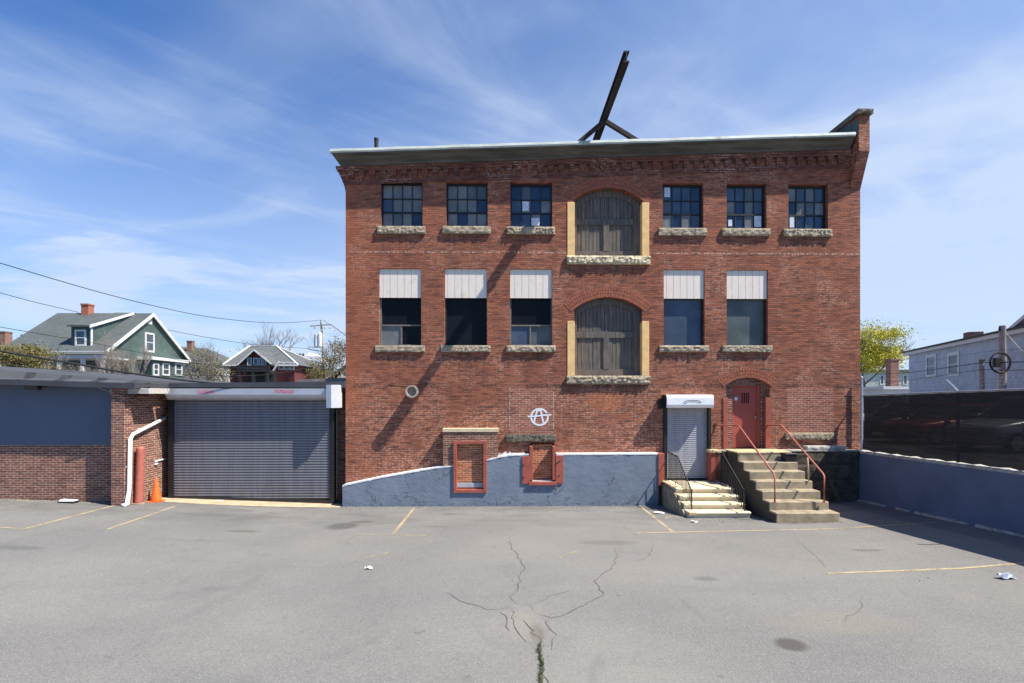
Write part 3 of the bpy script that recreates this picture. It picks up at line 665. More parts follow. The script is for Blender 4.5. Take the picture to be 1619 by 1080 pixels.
# ---- middle-floor windows, upper part boarded white
gl2 = [m_gl_k, m_gl_k, m_gl_k, m_gl_navy, m_gl_green]
for i, (x0, x1, z0, z1) in enumerate(R2):
    zp = F(700, 471, 0.05)[1]; yg = .20; fw = .05
    mb = MB(); mb.box(x0, x0 + fw, yg - .06, yg + .03, z0, zp); mb.box(x1 - fw * .6, x1, yg - .06, yg + .03, z0, zp); mb.box(x0 + fw, x1 - fw * .6, yg - .05, yg + .03, z0, z0 + .04)
    if i in (0, 2):
        zr = z0 + (zp - z0) * .43; xm_ = x0 + fw + (x1 - x0 - fw) * (.49 if i == 0 else .47)
        mb.box(x0 + fw, x1 - fw * .6, yg - .055, yg + .02, zr - .022, zr + .022); mb.box(xm_ - .022, xm_ + .022, yg - .045, yg + .02, z0 + .04, zr - .022)
    w = mb.build('window', m_alu if i in (0, 2) else m_steel_dk, wh)
    pm = MB(); pm.cur = 0
    if i in (0, 2):
        pm.quad((x0 + fw, yg, zr), (x1 - fw * .6, yg, zr), (x1 - fw * .6, yg, zp), (x0 + fw, yg, zp))
        pm.cur = 1; pm.quad((x0 + fw, yg - .01, z0 + .04), (xm_, yg - .01, z0 + .04), (xm_, yg - .01, zr), (x0 + fw, yg - .01, zr))
        pm.cur = 2; pm.quad((xm_, yg - .006, z0 + .04), (x1 - fw * .6, yg - .006, z0 + .04), (x1 - fw * .6, yg - .006, zr), (xm_, yg - .006, zr))
        pm.build('pane', [m_gl_k, m_gl_grey if i == 0 else m_gl_navy, m_gl_k if i == 0 else m_gl_green], w)
    else:
        pm.quad((x0 + fw, yg, z0 + .04), (x1 - fw * .6, yg, z0 + .04), (x1 - fw * .6, yg, zp), (x0 + fw, yg, zp)); pm.build('pane', gl2[i], w)
    mb = MB(); nb = 7; off = rp.uniform(.3, 1.0)
    ed_ = [x0 + .004] + [x0 + (x1 - x0) * (k - 1 + off) / (nb - 1.0) for k in range(1, nb - 1)] + [x1 - .004]
    for a, b in zip(ed_[:-1], ed_[1:]): mb.box(a + .006, b - .006, .05, .085, zp, z1 - .004)
    mb.box(x0 + .004, x1 - .004, .066, .11, zp + .01, z1 - .006)
    mb.build('panel', m_white, w)
    cx_ = (W2[i][0] + W2[i][1]) / 2; sill(cx_ - 39, cx_ + 39, 546.2, 556.6, m_stone, w, 20 + i)
# ---- arched brick rings
def ring(x0, x1, zs, zc_, r0, r1, parent, n):
    pts, cx_, cz_, R, a = arch_poly(x0, x1, zs - .5, zs, zc_, 0); mb = MB(); a *= 1.12
    for q in range(r0):
        ra = R + .005 + q * r1; rb = ra + r1 - .012; cnt = n
        for k in range(cnt):
            t0 = -a + 2 * a * (k + .07) / cnt; t1 = -a + 2 * a * (k + .93) / cnt
            P = [(cx_ + rr * math.sin(t), 0, cz_ + rr * math.cos(t)) for rr, t in ((ra, t0), (ra, t1), (rb, t1), (rb, t0))]
            mb.prism([(p[0], -.007 - .003 * rp.random(), p[2]) for p in P], (0, .03, 0))
    return mb.build('arch', m_brick_edge, parent)
# ---- loading doors
for di, (x0, x1, zb, zs, zc_) in enumerate(LD):
    yd = .24; pts, cx_, cz_, R, aa = arch_poly(x0, x1, zb, zs, zc_, yd)
    def ztp(x): return cz_ + math.sqrt(max(0, R * R - (x - cx_) ** 2))
    mb = MB(); nbd = 17; rw_ = random.Random(di + 2)
    mb.box(x0, x1, yd + .09, yd + .12, zb, zs)
    mb.prism([(p[0], yd + .09, max(p[2], zs)) for p in pts if p[2] >= zs - 1e-4], (0, .03, 0))
    for k in range(nbd):
        a = x0 + .01 + (x1 - x0 - .02) * k / nbd; b = x0 + .01 + (x1 - x0 - .02) * (k + 1) / nbd
        dy = rw_.uniform(0, .018)
        mb.hexa([(a + .005, yd + dy, zb + .004), (b - .005, yd + dy, zb + .004), (b - .005, yd + .089, zb + .004), (a + .005, yd + .089, zb + .004), (a + .005, yd + dy, ztp(a) - .01), (b - .005, yd + dy, ztp(b) - .01), (b - .005, yd + .089, ztp(b) - .01), (a + .005, yd + .089, ztp(a) - .01)])
    zm = zb + (zc_ - zb) * .50
    mb.box(x0 + .115, x1 - .222, yd - .035, yd, zm - .02, zm + .17); mb.box(x0 + .115, x1 - .222, yd - .03, yd, zb + .02, zb + .22)
    mb.box(x0 + .004, x0 + .11, yd - .036, yd, zb + .003, zs - .05); mb.box(x1 - .22, x1 - .004, yd - .036, yd, zb + .003, zs - .05); mb.box(cx_ - .11, cx_ + .07, yd - .04, yd, zb + .22, zm - .02)
    # curved head rail
    n = 12
    for k in range(n):
        t0 = -aa + 2 * aa * k / n; t1 = -aa + 2 * aa * (k + 1) / n
        mb.prism([(cx_ + rr * math.sin(t), yd - .027, cz_ + rr * math.cos(t)) for rr, t in ((R - .2, t0), (R - .2, t1), (R - .005, t1), (R - .005, t0))], (0, .027, 0))
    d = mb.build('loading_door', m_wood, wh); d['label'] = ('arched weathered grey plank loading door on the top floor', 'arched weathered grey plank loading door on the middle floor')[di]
    # ochre jamb stones: flat outside, set back inside
    jt = F(960, (320, 508)[di])[1]; ja = F(897, 400)[0]; jb = F(1026, 400)[0]
    for (a, b, c0, c1) in ((ja, x0 - .003, x0 - .002, x0 + .012), (x1 + .003, jb, x1 - .012, x1 + .002)):
        mb = MB(); mb.box(a, b, -.018, .05, zb, jt); mb.box(c0, c1, -.016, yd - .034, zb, jt - .02); mb.build('jamb', m_yellow, d, bevel=.008)
    sx0, sx1, sz0, sz1 = rect(896, 1027.5, zb, zb) if False else (F(896, 400)[0], F(1027.5, 400)[0], zb - .27, zb)
    mb = MB(); mb.rough(sx0, sx1, -.085, .0, sz0, sz1, .06, .024, 40 + di); mb.box(x0, x1, 0, yd + .1, sz0 + .03, sz1 - .003); mb.build('sill', var('yellowed quarry stone', (.50, .43, .29), .92, .3, 6, 30, .6, .02, dirt=(4.5, .5, .8), dcol=(.09, .075, .05)) if di == 0 else m_stone, d)
    ring(x0, x1, zs, zc_, 3, .115, wh, 34)
# ---- bricked-up window outlines
def infill(px0, px1, py0, py1, mat, name='bricked_window', y=-.004):
    x0, x1, z0, z1 = rect(px0, px1, py0, py1); mb = MB(); mb.box(x0, x1, y, .02, z0, z1); return mb.build(name, mat, wh)
bi = infill(806, 874.5, 614, 687, m_brick_new); sill(800, 879, 687, 698.5, m_stone_dk, bi, 60, .10)
m_seam = Mt('pale mortar', (.50, .38, .29), .95); m_seam.alpha(m_seam.mr(m_seam.noise(7, 4, .7), .42, .52)); m_seam = m_seam.m
for pxx in (805.2, 875.2):
    x0 = F(pxx, 650)[0]; z0 = F(800, 680)[1]; z1 = F(800, 612)[1]
    mb = MB(); mb.box(x0 - .012, x0 + .012, -.0065, .01, z0, z1); mb.build('mortar_seam', m_seam, bi)
bi = infill(1243, 1318, 613, 684, m_brick_new); sill(1243, 1318, 684, 695, m_stone, bi, 61, .09)
# ---- round vent
mb = MB(); c = F(651.5, 619, -.40); n = 26; fs = []; vs = []
for (r, y) in ((.165, 0), (.165, -.40), (.195, -.40), (.195, -.47), (.145, -.47), (.135, -.36), (.03, -.36)):
    for k in range(n): w_ = 2 * math.pi * k / n; vs.append((c[0] + r * math.cos(w_), y, c[1] + r * math.sin(w_)))
for i in range(6):
    for k in range(n): fs.append((i * n + k, i * n + (k + 1) % n, (i + 1) * n + (k + 1) % n, (i + 1) * n + k))
fs.append([6 * n + k for k in range(n)]); mb.add(vs, fs)
for k in range(5): w_ = math.pi * k / 5; mb.bar((c[0] - .13 * math.cos(w_), -.40, c[1] - .13 * math.sin(w_)), (c[0] + .13 * math.cos(w_), -.40, c[1] + .13 * math.sin(w_)), .012, .012, (0, 1, 0))
mb.build('vent_cowl', var('rusty pale vent', (.36, .31, .245), .75, .25, 8, dirt=(9, .55, .6), dcol=(.14, .09, .06)), wh)
mb = MB(); q = [F(*p) for p in ((663, 612), (655, 635), (638, 652))]; mb.tube([(F(618, 606)[0], -.02, F(618, 606)[1]), (q[0][0], -.02, q[0][1] + .06)], .006, 5); mb.build('wall_cable', m_black, wh)
# ---- graffiti: a circled A
def stroke(mb, P, w, y=-.0075):
    P = [Vector((F(*p)[0], y, F(*p)[1])) for p in P]
    for i, p in enumerate(P):
        pass
    L = []; R = []
    for i, p in enumerate(P):
        d = (P[min(i + 1, len(P) - 1)] - P[max(i - 1, 0)]).normalized(); nn = Vector((-d.z, 0, d.x)) * w * .5; L.append(p + nn); R.append(p - nn)
    n = len(P); mb.add(L + R, [(i, i + 1, n + i + 1, n + i) for i in range(n - 1)])
zc5 = lambda X, Y: (690 + X / 6.75, 640 + Y / 6.75)
mb = MB(); 
stroke(mb, [zc5(1100 + 90 * math.cos(.3 + k * 6.0 / 26), 130 - 86 * math.sin(.3 + k * 6.0 / 26)) for k in range(29)], .058, -.0075)
stroke(mb, [zc5(1040, 200), zc5(1052, 140), zc5(1075, 62)], .054, -.0082); stroke(mb, [zc5(1075, 62), zc5(1115, 60)], .054, -.0089); stroke(mb, [zc5(1115, 60), zc5(1125, 120), zc5(1142, 192)], .054, -.0096)
stroke(mb, [zc5(972, 126), zc5(1060, 122), zc5(1130, 112), zc5(1226, 106)], .05, -.0103)
mb.build('graffiti', m_spray, wh)
# ---- blue painted foundation with its ledge
yf = -.30
FP = [(541.5, 768), (546, 766.5), (600, 755), (650, 746), (690, 739), (716, 736.5), (770, 727), (795, 721), (812, 719), (836, 718.2), (880, 718.2), (960, 717.8), (1041, 717.2)]
fx = [F(p[0], p[1], yf) for p in FP]
zbot = -.35
mb = MB(); mb.prism([(fx[0][0], yf, zbot)] + [(fx[-1][0], yf, zbot)] + [(q[0], yf, q[1]) for q in fx[::-1]], (0, .296, 0))
fnd = mb.build('foundation', m_blue, wh)
B1 = rect(721.5, 765, 701, 776, yf); B2 = rect(829, 885, 690, 765, yf); B2 = (F(836.5, 700, yf)[0], F(880, 700, yf)[0], F(850, 764.5, yf)[1], 3)
cut(fnd, [cbox(B1[0], B1[1], B1[2], B1[3], -1, -.14), cbox(B2[0], B2[1], B2[2], B2[3], -1, .5)])
mb = MB()
for (a, b), (pa, pb) in zip(zip(fx[:-1], fx[1:]), zip(FP[:-1], FP[1:])):
    if 716 <= pa[0] < 770 or pa[0] == 836:
        mb.build('ledge', m_white_edge, fnd); mb = MB(); continue
    n = 9
    for k in range(n):
        u0, u1 = k / n, (k + 1) / n; x0 = a[0] + (b[0] - a[0]) * u0; x1 = a[0] + (b[0] - a[0]) * u1; z0 = a[1] + (b[1] - a[1]) * u0; z1 = a[1] + (b[1] - a[1]) * u1
        d0 = .016 * mnoise.noise(Vector((x0 * 6, 0, 0))) - .003; d1 = .016 * mnoise.noise(Vector((x1 * 6, 0, 0))) - .003
        mb.prism([(x0, yf - .006 + d0, z0 - .03), (x1, yf - .006 + d1, z1 - .03), (x1, yf - .006 + d1, z1 + .012), (x0, yf - .006 + d0, z0 + .012)], (0, .304, 0))
mb.build('ledge', m_white_edge, fnd)
# fallen plaster on the ledge
mb = MB(); rs = random.Random(9)
for k in range(46):
    px = rs.choice((rs.uniform(790, 826), rs.uniform(796, 812), rs.uniform(704, 712))); x, z = F(px, 719 if px > 750 else 736, -.2); s = rs.uniform(.015, .05); y = rs.uniform(-.28, -.08); h = rs.uniform(.01, .11) * (1 if px < 815 else .6)
    mb.add([(x - s, y, z - .01), (x + s, y - s * .4, z - .01), (x + s * .5, y + s, z - .01), (x + rs.uniform(-s, s) * 1.6, y, z + h)], [(0, 1, 3), (1, 2, 3), (2, 0, 3)])
pd = kind(mb.build('plaster_debris', m_white_edge, fnd), 'stuff')
# brick surround of the first basement window
s1 = rect(700.5, 787, 683, 745, -.28)
mb = MB(); mb.box(s1[0], s1[1], -.28, .0, s1[2] - .3, s1[3]); sur = mb.build('brick_surround', brick_mat('grimy surround brick', (.28, .12, .075), (.15, .07, .05), (.30, .23, .17), sootamt=.5, mlow=.42), wh)
cut(sur, [cbox(B1[0], B1[1], B1[2], B1[3], -1, -.14)])
mb = MB(); c1 = rect(699.5, 788, 677.5, 683.2, -.30); mb.box(c1[0], c1[1], -.31, -.0, c1[2], c1[3]); mb.build('cap_stone', var('buff cap stone', (.58, .48, .31), .85, .12, 6, dirt=(7, .58, .5), dcol=(.2, .16, .1)), sur, bevel=.006)
fr = MB(); o1 = rect(716.8, 769.5, 697.3, 779.5, -.34)
t_ = .105
fr.box(o1[0], o1[0] + t_, -.35, -.16, o1[2], o1[3]); fr.box(o1[1] - t_, o1[1], -.35, -.16, o1[2], o1[3]); fr.box(o1[0] + t_, o1[1] - t_, -.345, -.16, o1[3] - t_ * .9, o1[3] - .002); fr.box(o1[0] + t_, o1[1] - t_, -.345, -.16, o1[2], o1[2] + t_)
bf = fr.build('basement_window', m_red, wh, bevel=.006)
mb = MB(); mb.box(B1[0] - .05, B1[1] + .05, -.20, -.12, o1[2] + t_, o1[3] - t_); mb.build('brick_infill', m_brick_or, bf)
pl = rect(722.5, 764, 763.5, 770.5, -.21); mb = MB(); mb.box(pl[0], pl[1], -.225, -.19, pl[2], pl[3]); mb.build('bottom_board', var('pale blue board', (.36, .39, .43), .7, .1, 5), bf)
# second basement window: two wide jamb boards, a sill board, bricked inside
fr = MB()
l = rect(825.5, 837.5, 721.5, 765, -.33); fr.box(l[0], l[1], -.335, -.29, l[2], l[3])
r_ = rect(878.5, 890.5, 720, 764.5, -.33); fr.box(r_[0], r_[1], -.335, -.29, r_[2], r_[3])
li = rect(836, 841.5, 705, 762, -.3); fr.box(l[1], li[1] + .02, -.32, -.04, l[2] + .1, F(838, 705, -.1)[1]); 
ri = rect(873, 879, 705, 762, -.3); fr.box(ri[0] + .01, r_[0], -.32, -.04, r_[2] + .1, F(876, 705, -.1)[1])
b_ = rect(836, 880.5, 761.5, 767.5, -.36); fr.box(b_[0], b_[1], -.37, -.05, b_[2], b_[3] - .01)
bf = fr.build('basement_window', m_red, wh, bevel=.006)
mb = MB(); mb.box(li[1] + .0, ri[0] + .03, -.02, .05, b_[3] - .02, F(850, 702)[1]); mb.build('brick_infill', m_brick_or, bf)
mb = MB(); mb.box(li[1] - .0, ri[0] + .02, -.30, -.02, b_[3] - .015, b_[3] + .004); mb.build('sill', m_coping, bf)
for (px, py) in ((881, 732), (885, 729), (884, 752), (828, 735), (828, 755)):
    mb = MB(); x, z = F(px, py, -.34); mb.tube([(x, -.333, z), (x, -.35, z)], .022, 8); mb.build('bolt', m_iron, bf)
# ---- small shutter over the cream steps
yr = .06
px0, px1 = sh[0], sh[1]; ztopS = F(1085, 648, yr)[1]
mb = MB(); p_ = .062; z = .80; prof = []
while z < ztopS + .2:
    for k, d in ((0, 0), (.25, -.012), (.5, -.017), (.78, -.012), (.94, .002)): prof.append((d, z + p_ * k))
    z += p_
mb.add([(px0 + .03, yr + d, zz) for d, zz in prof] + [(px1 - .03, yr + d, zz) for d, zz in prof], [(i, i + 1, len(prof) + i + 1, len(prof) + i) for i in range(len(prof) - 1)])
rs_ = mb.build('shutter_door', m_shut2, wh); rs_['label'] = 'narrow pale grey roller shutter above the cream steps'
mb = MB(); hz0, hz1 = F(1085, 645, -.36)[1], F(1085, 624.5, -.36)[1]; hx0, hx1 = F(1054, 635, -.36)[0], F(1128.5, 635, -.36)[0]
prof = [(0.0, hz1), (-.30, hz1 + .005), (-.355, hz1 - .03), (-.37, hz1 - .10), (-.37, hz0 + .10), (-.34, hz0 + .02), (-.29, hz0), (0.0, hz0)]
mb.prism([(hx0, y, z) for y, z in prof], (hx1 - hx0, 0, 0)); hd = mb.build('hood', m_hoodw, rs_, bevel=.006)
mb = MB(); mb.prism([(hx0 - .02, y * 1.01, z) for y, z in prof], (.017, 0, 0)); mb.box(hx0 - .16, hx0 - .022, -.06, -.002, hz0 - .02, hz1 - .12); mb.build('end_plate', m_steel_dk, hd)
for a, b, c in ((px0 - .07, px0 + .03, -.10), (px1 - .03, px1 + .05, -.09)): mb = MB(); mb.box(a, b, c, .09, .77, hz0); mb.build('guide_rail', m_steel_dk, rs_)
mb = MB(); mb.box(px0 + .03, px1 - .03, yr - .03, yr + .02, .765, .82); mb.build('bottom_bar', m_iron, rs_)
def hs(mb, P, w, y):
    P = [Vector((F(*p, y)[0], y, F(*p, y)[1])) for p in P]; L = []; R = []
    for i, p in enumerate(P):
        d = (P[min(i + 1, len(P) - 1)] - P[max(i - 1, 0)]).normalized(); nn = Vector((-d.z, 0, d.x)) * w * .5; L.append(p + nn); R.append(p - nn)
    n = len(P); mb.add(L + R, [(i, i + 1, n + i + 1, n + i) for i in range(n - 1)])
mb = MB(); hs(mb, [(1081, 636), (1086, 633.5), (1096, 633), (1104, 633.5), (1109, 636), (1105, 637.5)], .03, -.373); hs(mb, [(1083, 637.5), (1090, 635.5), (1099, 635.3), (1106, 637)], .022, -.3735); hs(mb, [(1081, 636), (1080, 638), (1084, 638.5)], .02, -.374)
mb.build('tag_scrawl', spray2('dark scrawl', (.10, .10, .11), .38, .5), hd)
mb = MB(); q = rect(1041, 1050.5, 717, 763, -.33); mb.box(q[0], q[1], -.335, -.0, q[2] - .1, q[3]); mb.build('post', m_red, wh, bevel=.006)
mb = MB(); q = rect(1124, 1139, 716, 762, -.33); mb.box(q[0], q[1], -.34, .0, .3, q[3]); pp_ = mb.build('post', m_red, wh, bevel=.006)
mb = MB(); mb.box(q[0] - .04, q[1] + .02, -.38, .0, q[3], q[3] + .085); mb.build('cap_stone', m_conc_top, pp_, bevel=.01)
# ---- red entrance door in its arched recess
x0, x1, zb, zs, zc_ = ed
mb = MB(); dl, dr = F(1156.5, 650, .32)[0], F(1199.5, 650, .32)[0]; yd = .30
dx0, dx1 = F(1157, 650, yd)[0], F(1196, 650, yd)[0]; dzt = F(1178, 611, yd)[1]
mb.box(dx0, dx1, yd, yd + .05, 1.76, dzt); dr_ = mb.build('entrance_door', m_reddoor, wh)
mb = MB(); mb.box(dx1, dx1 + .09, yd - .05, yd + .06, 1.74, dzt + .07); mb.box(dx0 - .035, dx0, yd - .05, yd + .06, 1.74, dzt + .07); mb.box(dx0, dx1, yd - .05, yd + .06, dzt, dzt + .07); mb.build('door_frame', m_reddoor, dr_)
mb = MB(); q = rect(1171.5, 1184.5, 621.5, 637, yd); mb.box(q[0], q[1], yd - .006, yd + .01, q[2], q[3]); gl_ = mb.build('door_window', m_gl_k, dr_)
mb = MB()
for k in range(5): a = q[0] + (q[1] - q[0]) * (k + .1) / 4.4; mb.box(a, a + .022, yd - .02, yd - .006, q[2] - .02, q[3] + .02)
mb.build('bars', m_red, gl_)
mb = MB(); q = rect(1160, 1167, 627, 634, yd); mb.tube([((q[0] + q[1]) / 2, yd - .001, (q[2] + q[3]) / 2), ((q[0] + q[1]) / 2, yd - .012, (q[2] + q[3]) / 2)], .06, 14); mb.build('sticker', m_paper, dr_)
k_ = F(1193.5, 659, yd); mb = MB(); mb.lathe([(.012, 0), (.03, .02), (.034, .045), (.02, .06)], (0, 0, 0), 12); mb.v = [Vector((k_[0] + v.x, yd - .001 - v.z, k_[1] + v.y)) for v in mb.v]; mb.build('knob', m_steel, dr_, smooth=True)
mb = MB(); mb.box(x0, dx0 - .037, yd - .12, yd + .1, zb, zs); mb.box(dx1 + .092, x1, yd - .12, yd + .1, zb, zs)
P = arch_poly(x0, x1, zb, zs, zc_, yd - .12, 10)[0]; mb.prism([(p[0], p[1], p[2]) for p in P if p[2] >= zs - 1e-4] + [], (0, .2, 0))
zz = dzt + .072
if zz < zs: mb.box(dx0 - .037, dx1 + .092, yd - .12, yd + .1, zz, zs)
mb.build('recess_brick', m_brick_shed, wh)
for (a, b) in ((1143.5, 1150.5), (1210.5, 1218.5)):
    q = rect(a, b, 629, 709.5, -.02); mb = MB(); mb.box(q[0], q[1], -.03, .06 if a > 1200 else .02, q[2], q[3]); mb.build('jamb', m_red, wh, bevel=.006)
ring(x0, x1, zs, zc_, 3, .105, wh, 22)
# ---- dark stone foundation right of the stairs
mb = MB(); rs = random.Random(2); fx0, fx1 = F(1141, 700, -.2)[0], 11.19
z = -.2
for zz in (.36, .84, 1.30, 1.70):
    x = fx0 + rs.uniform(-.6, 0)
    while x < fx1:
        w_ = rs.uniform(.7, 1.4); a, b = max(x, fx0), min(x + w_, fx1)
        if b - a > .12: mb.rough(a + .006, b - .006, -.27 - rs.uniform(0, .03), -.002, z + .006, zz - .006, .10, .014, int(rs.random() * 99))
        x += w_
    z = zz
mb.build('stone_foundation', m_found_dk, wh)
mb = MB(); mb.box(fx0, fx1, -.30, -.001, 1.701, 1.735); mb.build('foundation_ledge', m_coping, wh)
mb = MB(); q0 = F(1277, 713, -.3); q1 = F(1331, 707, -.1); mb.rough(q0[0], q1[0], -.29, -.02, 1.736, 1.86, .1, .012, 5); mb.build('stone_slab', m_coping, wh, bevel=.006)

# ================================================================== STEPS
def g0(x, y): return gz(x, y)
SX0, SX1 = 7.01, 8.62
st = thing('concrete_steps', 'grey concrete steps with red pipe handrails up to the red door', 'steps', (7.8, -1.6, g0(7.8, -3.1)))
ys_ = [-.98 - .352 * i for i in range(7)]; zl = 1.715
zt_ = [zl - (zl - .21) / 7.0 * i - 0 * i for i in range(8)]
zfl = g0(7.8, -3.1) - .25
mb = MB(); rs = random.Random(6)
tops = [1.715 - .2145 * i for i in range(7)]
edges = [-.98 - .355 * i for i in range(7)]
for i in range(7):
    yb_ = -.302 if i == 0 else edges[i - 1] - .0015 * 0
    yfr = edges[i]; wx = .0 if i < 6 else .0
    zlo = zfl if i == 6 else tops[i] - .27
    mb.box(SX0 + .0015 * i, SX1 - .0015 * i + (.0 if i < 6 else .06), yfr - .0, (-.302 if i == 0 else edges[i - 1] + .05 + .001 * i), zfl, tops[i])
fl = mb.build('flight', m_conc, st, bevel=.018)
mb = MB(); mb.prism([(SX0 - .012, -.31, zfl), (SX0 - .012, -3.09, zfl), (SX0 - .012, -3.09, .36)] + [q for i in range(6, 0, -1) for q in ((SX0 - .012, edges[i] + .02, tops[i] - .03), (SX0 - .012, edges[i - 1] + .02, tops[i] - .03))] + [(SX0 - .012, edges[0] + .02, tops[0] - .02), (SX0 - .012, -.31, tops[0] - .02)], (.0119, 0, 0)); mb.build('side_wall', m_conc_dk, fl)  # thin dark skin carrying the side's shade and stains as colour
mb = MB(); mb.box(SX0 - .03, SX1 + .02, -.99, -.10, 1.7165, 1.762); mb.build('landing', m_conc_top, st, bevel=.01)
def handrail(X, wallpx, wallpy, up2, parent):
    wx, wz = F(wallpx, wallpy, -.02)
    zt2 = 2.53; yA = -.82; yB = -2.84; zB_ = 1.36
    pts = [(wx, -.005, wz), (wx + (X - wx) * .25, -.06, wz), (X - .02, yA + .1, zt2 + .01), (X, yA, zt2), (X, yA - .08, zt2 - .045), (X, yB + .05, zB_ + .03), (X, yB, zB_ - .03), (X, yB, tops[5] - .0)]
    mb = MB(); mb.tube(pts, .024, 10); h = mb.build('handrail', m_rail_red, parent, smooth=True)
    mb = MB(); mb.tube([(X, yB, tops[5] + .002), (X, yB, tops[5] + .015)], .05, 12); mb.build('foot_plate', m_rail_red, h)
    mb = MB(); mb.tube([(wx, -.001, wz), (wx, -.016, wz)], .055, 12); mb.build('wall_flange', m_iron, h)
    return h
handrail(7.12, 1131, 672, 0, st)
h2 = handrail(8.43, 1214, 672, 0, st)
mb = MB(); mb.tube([(8.46, -2.05, 1.80), (8.5, -2.06, tops[3] + .0)], .02, 8); mb.build('brace', var('yellowed brace', (.50, .38, .24), .6, .15, 9), h2, smooth=True)
# cream steps
CX0, CX1 = 5.02, 6.72
cs = thing('cream_steps', 'cream painted steps with black iron railings up to the small roller shutter', 'steps', (5.9, -1.2, g0(5.9, -2.3)))
ctop = [.755, .60, .445, .29]; cedge = [-1.36, -1.70, -2.04, -2.38]
mb = MB()
for i in range(4):
    yb_ = -.001 if i == 0 else cedge[i - 1] + .05
    x0_, x1_ = CX0 + .0012 * i, CX1 - .0012 * i
    # rounded nosing
    z = ctop[i]; e = cedge[i]; zl_ = -.2
    prof = [(e + .045, zl_), (e + .045, z - .075), (e + .012, z - .066), (e - .012, z - .045), (e - .016, z - .025), (e - .004, z - .006), (e + .02, z), (yb_ + .0 if i == 0 else yb_, z), (yb_, zl_)]
    mb.prism([(x0_, y, zz) for y, zz in prof], (x1_ - x0_, 0, 0))
mb.build('flight', m_cream, cs)
mb = MB(); mb.prism([(CX0 - .06, -.31, -.2), (CX0 - .06, -2.2, -.2), (CX0 - .06, -2.2, .2), (CX0 - .06, -1.3, .66), (CX0 - .06, -.31, .69)], (.058, 0, 0)); mb.build('cheek', m_conc, cs)
mb = MB(); mb.box(CX0 - .09, CX0 + .10, -1.22, -.32, .756, .80); mb.build('curb', m_conc_top, cs, bevel=.01)
mb = MB(); mb.box(CX0 + .0, CX0 + .2, -2.405, -2.28, .2, .292); mb.build('worn_corner', m_conc_top, cs, bevel=.012)
def iron_rail(X, zh, yend, name):
    # level top rail at the wall, sloping down the flight, thin square balusters
    yA = -.95; pts = [(X, -.06, zh), (X, yA, zh - .04), (X, yend, zh - .86)]
    m = MB(); m.tube(pts, .019, 6)
    r = m.build('iron_railing', m_iron, cs)
    def zr(y): return zh - .04 * (-y / .95) if y > yA else zh - .04 - .82 * (yA - y) / (yA - yend)
    def zs(y):
        for e, t in zip(cedge, ctop):
            if y > e + .01: return t
        return g0(X, y)
    y = -.09; k = 0
    while y > yend + .04:
        m = MB(); m.bar((X, y, zs(y) + .06 if k % 6 else zs(y) - .01), (X, y, zr(y)), .017, .017); m.build('baluster', m_iron, r); y -= .105; k += 1
    m = MB(); m.bar((X, yend, zs(yend) - .01), (X, yend, zh - .855), .024, .024); m.lathe([(.01, 0), (.026, .02), (.02, .045), (.004, .055)], (X, yend, zh - .86), 10); m.build('newel_post', m_iron, r)
    m = MB(); b0 = [(X, -.06, .82), (X, yA - .25, .81), (X, yend, zh - .855 - .62)]
    m.tube(b0, .010, 6); m.build('bottom_rail', m_iron if X < 6 else var('paint worn rail', (.34, .31, .27), .6, .4, 20), r)
    return r
iron_rail(5.22, 1.66, -2.06, 'l'); iron_rail(6.60, 1.70, -2.25, 'r')
# black tub on the second step
bt = thing('plastic_tub', 'black square plastic tub standing on the upper right end of the grey steps', 'tub', (8.42, -1.17, tops[1]))
mb = MB(); z = tops[1]; c = (8.44, -1.165)
def frus(mb, c, a, b, z0, z1, yk=1): mb.hexa([(c[0] - a, c[1] - a * yk, z0), (c[0] + a, c[1] - a * yk, z0), (c[0] + a, c[1] + a * yk, z0), (c[0] - a, c[1] + a * yk, z0), (c[0] - b, c[1] - b * yk, z1), (c[0] + b, c[1] - b * yk, z1), (c[0] + b, c[1] + b * yk, z1), (c[0] - b, c[1] + b * yk, z1)])
frus(mb, c, .145, .165, z + .001, z + .22, .85); frus(mb, c, .148, .15, z + .2205, z + .223, .75); mb.build('tub_body', m_black, bt, bevel=.012)
mb = MB(); frus(mb, c, .178, .178, z + .223, z + .25, .87); mb.build('rim', m_black, bt, bevel=.008)
# plank leaning on the foundation
pl_ = MB(); pl_.bar((10.35, -.62, gz(10.35, -.62) + .0), (10.12, -.335, 1.0), .055, .02, (0, -1, .3)); tag(pl_.build('leaning_plank', m_conc_dk, loc=(10.35, -.75, gz(10.35, -.75))), 'thin dark wooden plank leaning on the stone foundation right of the steps', 'plank')

# ================================================================== LEFT SHED AND BIG SHUTTER
sd = thing('brick_shed', 'low brick shed with a blue panel and wide grey roller shutter', 'building', (-11, 0, 0))
WX = -10.78; PY = -1.44; SY = -1.0; ry = .12
mb = MB(); mb.box(-20, WX - .36, SY, SY + .35, -.1, 3.9); mb.box(WX - .36, WX, PY, .55, -.1, 3.66); mb.box(-5.42, XL - .012, .52, .9, -.3, 3.8); mb.box(WX, -5.42, ry + .1, .6, 3.3, 3.8)
mb.box(-20, -19.6, SY + .35, 9, -.1, 3.7); mb.box(-19.6, XL - .02, 8.6, 9, -.1, 3.7)
mb.build('wall', m_brick_shed, sd)
zpb = F(100, 703.5, SY)[1]
mb = MB(); mb.box(-20, WX - .362, SY - .035, SY - .001, zpb, 3.88); mb.build('blue_panel', m_blue_panel, sd)
